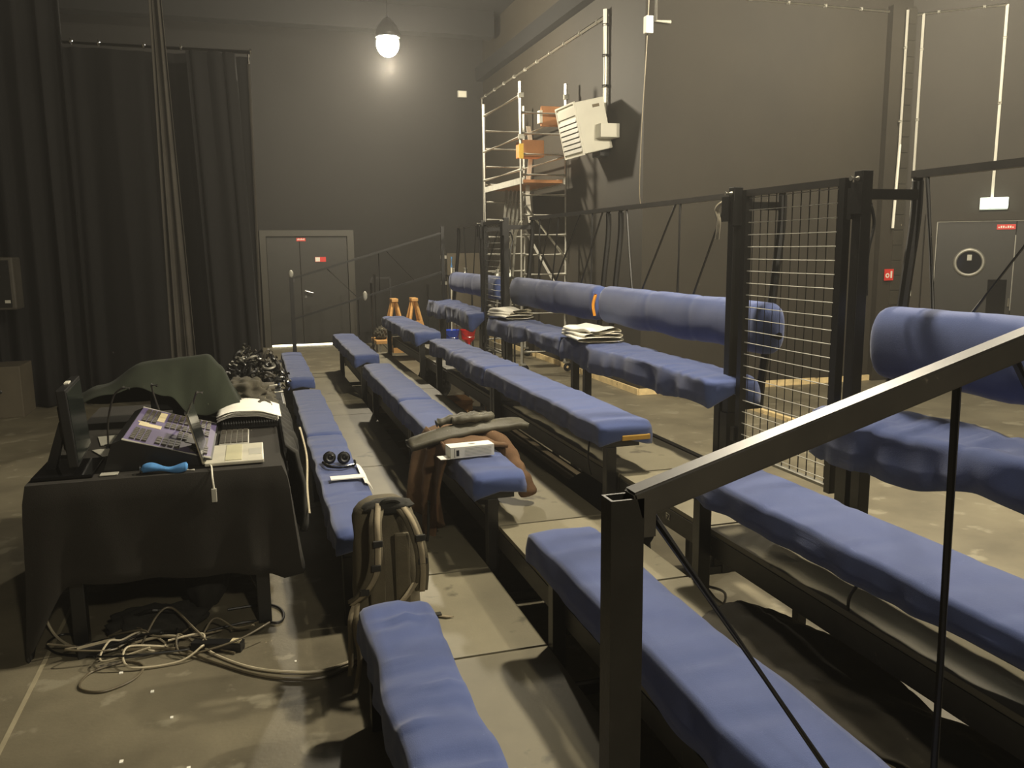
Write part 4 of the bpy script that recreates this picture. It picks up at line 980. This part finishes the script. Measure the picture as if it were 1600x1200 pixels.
# ------------------------------------------------------------------ coat, grey jacket, white box on the second row
def coat():
    t = thing('brown_coat', 'brown suede coat draped over the second row bench', 'coat', (1.0, 4.3, .45))
    # left fall
    def lf(u, v):
        y_ = 4.02+.60*u; 
        hem = .36+.22*u*(1-u)*2.2+(.12 if u > .3 and u < .6 else 0)
        z = .70-hem*v
        x = .905-.05*math.sin(v*2.2)-.035*math.sin(u*14+v*2)*v-.07*v*u
        return Vector((x, y_+.02*math.sin(v*6), z))
    bm = NB(); grid(bm, lf, 40, 18); link('left_panel', bm, M_brown, t, smooth=True, sharp=0, solid=.012)
    def tp(u, v):
        x = .90+.32*v; y_ = 4.08+.52*u+.02*math.sin(v*5)
        return Vector((x, y_, .685+.02*math.sin(v*3.1)+.015*noise.noise(Vector((u*5, v*4, 2)))))
    bm = NB(); grid(bm, tp, 26, 16); link('back_panel', bm, M_brown, t, smooth=True, sharp=0, solid=.02)
    # sleeve falling on the right side to the deck
    P = spline([(1.17, 4.30, .70), (1.225, 4.16, .66), (1.245, 4.08, .60), (1.26, 4.02, .55), (1.285, 3.98, .50), (1.30, 3.97, .445)], 5)
    n = len(P); bm = NB(); tube(bm, P, [.05-.004*math.sin(i*1.3)-.004*(i/n) for i in range(n)], 14); link('sleeve', bm, M_brown, t, smooth=True, sharp=0)
    P = spline([(.90, 4.35, .66), (.86, 4.30, .52), (.845, 4.27, .40), (.85, 4.26, .30)], 5)
    n = len(P); bm = NB(); tube(bm, P, [.045+.006*math.sin(i*1.7) for i in range(n)], 14); link('sleeve', bm, M_brown, t, smooth=True, sharp=0)
    bm = NB(); tube(bm, spline([(.82, 4.18, .40), (.80, 4.12, .25), (.79, 4.10, .21)], 5), .008, 5); link('belt', bm, M_dkcan, t)
coat()
t = thing('grey_jacket', 'grey green jacket folded on top of the brown coat', 'jacket', (1.05, 4.4, .72))
def gj(u, v):
    x = .74+.66*u; y_ = 4.22+.14*v+.05*u
    th = math.sin(math.pi*min(1, max(0, u)))**.4
    return Vector((x, y_+.0, .735+.04*th*math.sin(v*math.pi)+.012*noise.noise(Vector((u*6, v*4, 1)))-.06*(1-u)*(1-u)))
bm = NB(); grid(bm, gj, 34, 12); link('body', bm, M_gtex, t, smooth=True, sharp=0, solid=.035)
P = spline([(.90, 4.33, .775), (1.0, 4.34, .795), (1.1, 4.36, .80), (1.2, 4.37, .79), (1.18, 4.30, .80), (1.08, 4.28, .80), (.98, 4.30, .79)], 5); bm = NB(); tube(bm, P, [.022+.005*math.sin(i*1.9) for i in range(len(P))], 10); link('sleeve', bm, M_gtex, t, smooth=True, sharp=0)
t = thing('white_carton', 'white printed carton with an open flap beside the brown coat', 'box', (1.0, 4.0, .67))
Bm = Matrix.Translation((1.0, 4.0, .672)) @ Matrix.Rotation(R(4), 4, 'Z')
bm = NB(); box(bm, (-.115, -.045, 0), (.115, .045, .058), .002, Bm); link('body', bm, M_paper, t)
bm = NB(); box(bm, (-.165, -.045, .0), (-.117, .03, .003), 0, Bm); link('flap', bm, M_paper, t)
bm = NB(); blob(bm, Bm @ Vector((.01, -.0, .059)), (.02, .006, .001), 2, 0)
box(bm, (-.085, -.0462, .012), (-.070, -.0455, .042), 0, Bm); box(bm, (-.095, -.0462, .006), (-.092, -.0455, .05), 0, Bm); link('print', bm, M_black, t)
bm = NB()
for k in range(6): box(bm, (-.04, -.0462, .010+k*.007), (.10, -.0457, .012+k*.007), 0, Bm)
link('text_lines', bm, M_greyp, t)

# ------------------------------------------------------------------ towels on the back row
def towel(label, c, sx, sy, seed, rz):
    t = thing('folded_towel', label, 'towel', c)
    for k in range(3):
        m = Matrix.Translation(Vector(c)+Vector((0, 0, .012+.024*k))) @ Matrix.Rotation(R(rz+k*7), 4, 'Z')
        def fn(u, v):
            a = v*2*math.pi; cx = math.copysign(abs(math.cos(a))**.5, math.cos(a)); cy = math.copysign(abs(math.sin(a))**.7, math.sin(a))
            return m @ Vector((sx*cx*(1-.12*k), sy*(2*u-1)*(1-.1*k), .016*cy*(1+.4*noise.noise(Vector((u*4, seed+k, cx*2))))+.03*noise.noise(Vector((u*2, cx, seed+k)))*(1 if k == 2 else .4)))
        bm = NB(); V = grid(bm, lambda u, v: fn(u, v), 14, 21)
        bmesh.ops.remove_doubles(bm, verts=bm.verts, dist=1e-5)
        link('fold', bm, M_towel, t, smooth=True, sharp=0)
towel('white folded towel nearer the camera on the back row', (2.27, 5.48, 1.07), .16, .26, 1, -8)
towel('white folded towel farther away on the back row', (2.28, 7.48, 1.07), .14, .24, 5, 5)

# ------------------------------------------------------------------ clutter in and under the tiers
def planks():
    for k in range(6):
        x = 1.70+.075*k; z = .12+.045*(k % 3)
        bm = NB(); box(bm, (x, 4.75+.04*k, z), (x+.065, 7.3, z+.035), .003); o = link('stored_plank', bm, M_plank); tag(o, ['first', 'second', 'third', 'fourth', 'fifth', 'sixth'][k]+' dark plank from the aisle side in the row stored under the top tier', 'plank', 'planks under the top tier')
planks()
t = thing('soft_bag', 'large black bag stuffed under the third row by the aisle', 'bag', (1.8, 4.2, 0))
bm = NB(); blob(bm, (1.86, 4.22, .22), (.17, .46, .22), 4, .2, 2, 11, flat=.2); link('body', bm, M_dkcan, t, smooth=True, sharp=0)
bm = NB(); box(bm, (1.66, 4.05, .26), (1.68, 4.13, .28)); link('red_tag', bm, M_redp, t)
def bsheet(u, v):
    y_ = .95+1.5*u; x = 1.46+.10*math.sin(u*5+1)*(1-v)+.34*v
    f = .5+.5*math.sin((u*1.5*9+v*3.5)+1.5*noise.noise(Vector((u*4, v*3, 1))))
    return Vector((x, y_+.05*math.sin(v*4), .412+.045*v*f+.02*abs(noise.noise(Vector((u*14, v*7, 5))))-(.10*(v-.55) if v > .55 and x > 1.6 else 0)))
bm = NB(); grid(bm, bsheet, 90, 26); o = link('crumpled_cloth', bm, mat('washed_black_cloth', (52, 48, 38), .95, bump=.1, bscale=200), None, smooth=True, sharp=0, solid=.005); tag(o, 'washed out black cloth crumpled under the foreground third row bench', 'cloth')
heap('equipment_bundle', 'dark rounded bundle under the far third row bench', 'bundle', (1.86, 9.1, .2), (.2, .28, .2), M_dkcan, 31, .25, 2, flat=.18)
t = thing('cardboard_carton', 'torn cardboard carton under the middle section', 'box', (1.85, 8.0, 0))
fbox('body', (1.75, 7.85, 0), (2.0, 8.15, .24), M_card, t, .004); bm = NB(); box(bm, (-.12, 0, 0), (.12, .12, .004), 0, Matrix.Translation((1.87, 7.75, .24)) @ Matrix.Rotation(R(-25), 4, 'X')); link('flap', bm, M_card, t)
for i, (pts, lb_) in enumerate([([(1.70, 2.98, .35), (1.80, 2.95, .22), (1.88, 3.0, .08), (1.80, 3.1, .02), (1.65, 3.2, .01)], 'black cable loop beneath the near aisle steps'), ([(1.6, 3.1, .30), (1.75, 3.0, .28), (1.9, 3.05, .2), (1.95, 3.2, .05), (1.8, 3.3, .01)], 'grey cable drooping beneath the near aisle steps'),
                                ([(1.60, 3.86, .77), (1.575, 3.83, .70), (1.57, 3.82, .62), (1.59, 3.83, .56)], 'black cable tie dangling from the third row bench end'), ([(1.60, 1.85, .78), (1.57, 1.87, .72), (1.59, 1.9, .66)], 'black cable tie curling under the foreground third row bench'),
                                ([(1.3, 2.9, .03), (1.5, 2.86, .06), (1.62, 2.9, .03)], 'pale cable on the floor below the second tier')]):
    cable(lb_, pts, .006 if i < 2 else .005, M_cableb if i != 4 else M_cable)
# small painted code on the channel beside the handrail
cu = bpy.data.curves.new('c', 'FONT'); cu.body = 'F2'; cu.size = .04; cu.extrude = .001
tmp = bpy.data.objects.new('c', cu); COL.objects.link(tmp); dg = bpy.context.evaluated_depsgraph_get(); me = bpy.data.meshes.new_from_object(tmp.evaluated_get(dg)); bpy.data.objects.remove(tmp)
o = bpy.data.objects.new('stencilled_code', me); me.materials.append(M_white); COL.objects.link(o); o.rotation_euler = (R(90), 0, R(-90)); o.location = (1.668, 3.17, .53); tag(o, 'white F2 code stencilled on the top deck channel', 'lettering')

# ------------------------------------------------------------------ far clutter
def trestle(label, x, y_, rz):
    t = thing('wooden_trestle', label, 'trestle', (x, y_, .34), 'wooden trestles')
    for sx in (-1, 1):
        for sy in (-1, 1):
            bm = NB(); beam(bm, (x+.02*sx, y_+.05*sy, .92), (x+.14*sx, y_+.22*sy, .34), .035, .03); link('leg', bm, M_wood, t)
    bm = NB(); box(bm, (x-.05, y_-.12, .90), (x+.05, y_+.12, .95), .006); link('head', bm, M_wood, t)
    bm = NB(); box(bm, (x-.1, y_-.17, .55), (x+.1, y_-.14, .60)); link('stretcher', bm, M_wood, t)
trestle('pale wooden A-frame trestle, the left of two', 2.08, 13.0, 0)
trestle('pale wooden A-frame trestle, the right of two', 2.40, 13.05, 0)
t = thing('wooden_dolly', 'low wooden dolly carrying the two trestles', 'dolly', (2.2, 13, 0))
fbox('board', (1.75, 12.7, .28), (2.62, 13.3, .33), M_wood, t, .005); fbox('crate', (2.02, 12.8, .0+.12), (2.5, 13.2, .28), M_wood, t, .005)
for x in (1.82, 2.55):
    for y_ in (12.8, 13.2):
        bm = NB(); tube(bm, [(x-.02, y_, .06), (x+.02, y_, .06)], .055, 14); link('wheel', bm, M_black, t)
        fbox('wheel_post', (x-.015, y_-.02, .06), (x+.015, y_+.02, .28), M_alud, t)
heap('dark_bundle', 'grey bundle on the left end of the wooden dolly', 'bundle', (1.86, 13.0, .42), (.10, .15, .10), M_clotht, 77)
def stand(label, x, y_, h, m=M_steel, name='stand_pole'):
    t = thing(name, label, 'stand', (x, y_, 0)); bm = NB(); tube(bm, [(x, y_, .02), (x, y_, h)], .018, 8); link('pole', bm, m, t)
    for a in (0, 2.1, 4.2):
        bm = NB(); tube(bm, [(x, y_, .25), (x+.22*math.cos(a), y_+.22*math.sin(a), .012)], .01, 6); link('leg', bm, m, t)
stand('black stand pole just right of the far door', 1.92, 13.9, 1.3)
stand('black stand pole left of the trestles', 1.66, 12.4, 1.22)
t = thing('stage_frame', 'thin black rectangular frame behind the trestles', 'frame', (2.1, 14.6, 0))
for x in (1.95, 2.28): fbox('side', (x-.015, 14.58, 0), (x+.015, 14.61, 1.2), M_steel, t)
fbox('top', (1.95, 14.58, 1.2), (2.28, 14.61, 1.23), M_steel, t)
stand('tall black stand with clamps left of the mop trolley', 2.66, 13.2, 1.15)
t = thing('grey_post', 'tall grey metal post in front of the far wall', 'post', (2.86, 12.9, 0))
bm = NB(); tube(bm, [(2.86, 12.9, 0), (2.86, 12.9, 1.68)], .035, 10); link('pole', bm, M_alud, t, smooth=True)
for z in (1.55, 1.15): fbox('collar', (2.82, 12.86, z), (2.90, 12.94, z+.05), M_alud, t)
t = thing('mop_trolley', 'grey mop trolley with wringer behind the seating', 'trolley', (3.05, 12.7, 0))
fbox('tray', (2.82, 12.45, .10), (3.30, 12.95, .16), M_greyp, t, .01); fbox('wringer', (3.0, 12.62, .52), (3.2, 12.86, .72), M_greyp, t, .01)
bm = NB(); tube(bm, [(2.98, 12.6, .16), (2.98, 12.6, .70)], .012, 6); tube(bm, [(3.22, 12.7, .16), (3.22, 12.7, .66)], .012, 6); link('upright', bm, M_chrome, t)
for x in (2.86, 3.26):
    bm = NB(); tube(bm, [(x-.015, 12.5, .05), (x+.015, 12.5, .05)], .045, 12); link('wheel', bm, M_black, t)
for x0_, m_, lb_ in ((2.80, M_bluep, 'blue plastic mop bucket on the trolley'), (3.06, M_redp, 'red plastic mop bucket on the trolley')):
    t = thing('bucket', lb_, 'bucket', (x0_+.1, 12.6, .16)); 
    P0 = Vector((x0_+.10, 12.62, .165)); bm = NB(); tube(bm, [P0, P0+Vector((0, 0, .15)), P0+Vector((0, 0, .29)), P0+Vector((0, 0, .30))], [.085, .10, .118, .125], 20, cap=False); disc(bm, P0+Vector((0, 0, .004)), Vector((0, 0, 1)), .085, 20); link('shell', bm, m_, t, smooth=True, solid=.004)
    bm = NB(); tube(bm, spline([P0+Vector((-.12, 0, .28)), P0+Vector((-.06, -.12, .20)), P0+Vector((.06, -.13, .2)), P0+Vector((.12, 0, .28))], 6), .004, 6); link('handle', bm, M_chrome, t)
t = thing('mop', 'white handled mop standing in the blue bucket', 'mop', (2.9, 12.6, .2))
bm = NB(); tube(bm, [(2.90, 12.62, .2), (2.93, 12.66, 1.42)], .014, 8); link('handle', bm, M_white, t); bm = NB(); tube(bm, [(2.93, 12.66, 1.42), (2.935, 12.665, 1.58)], .016, 8); link('grip', bm, M_bltow, t)
t = thing('grey_board', 'pale grey board leaning against the far wall', 'board', (3.4, 15.2, 0))
bm = NB(); box(bm, (3.45, 15.25, .2), (4.15, 15.29, 1.62), .004); link('panel', bm, M_grey, t); fbox('foot', (3.4, 15.15, 0), (4.2, 15.4, .2), M_grey, t)
for i, (x, y_) in enumerate(((3.02, 12.9), (3.22, 12.95), (3.36, 11.6), (3.55, 11.62))):
    bm = NB(); tube(bm, [(x, y_, 1.30), (x, y_, 1.40)], .035, 12); o = link('paper_roll', bm, M_paper, None, smooth=True)
    tag(o, ['leftmost', 'second', 'third', 'rightmost'][i]+' white roll showing over the far blue back rest', 'roll')
t = thing('roll_shelf', 'dark shelf holding white rolls behind the far back rest', 'shelf', (3.3, 12.9, 0)); fbox('shelf_board', (2.92, 12.82, 1.27), (3.34, 13.05, 1.295), M_steel, t); fbox('shelf_board', (3.26, 11.5, 1.27), (3.42+.2, 11.72, 1.295), M_steel, t)
for x, y_ in ((2.95, 12.95), (3.32, 12.95), (3.30, 11.6), (3.6, 11.6)): fbox('leg', (x-.012, y_-.012, 0), (x+.012, y_+.012, 1.27), M_steel, t)
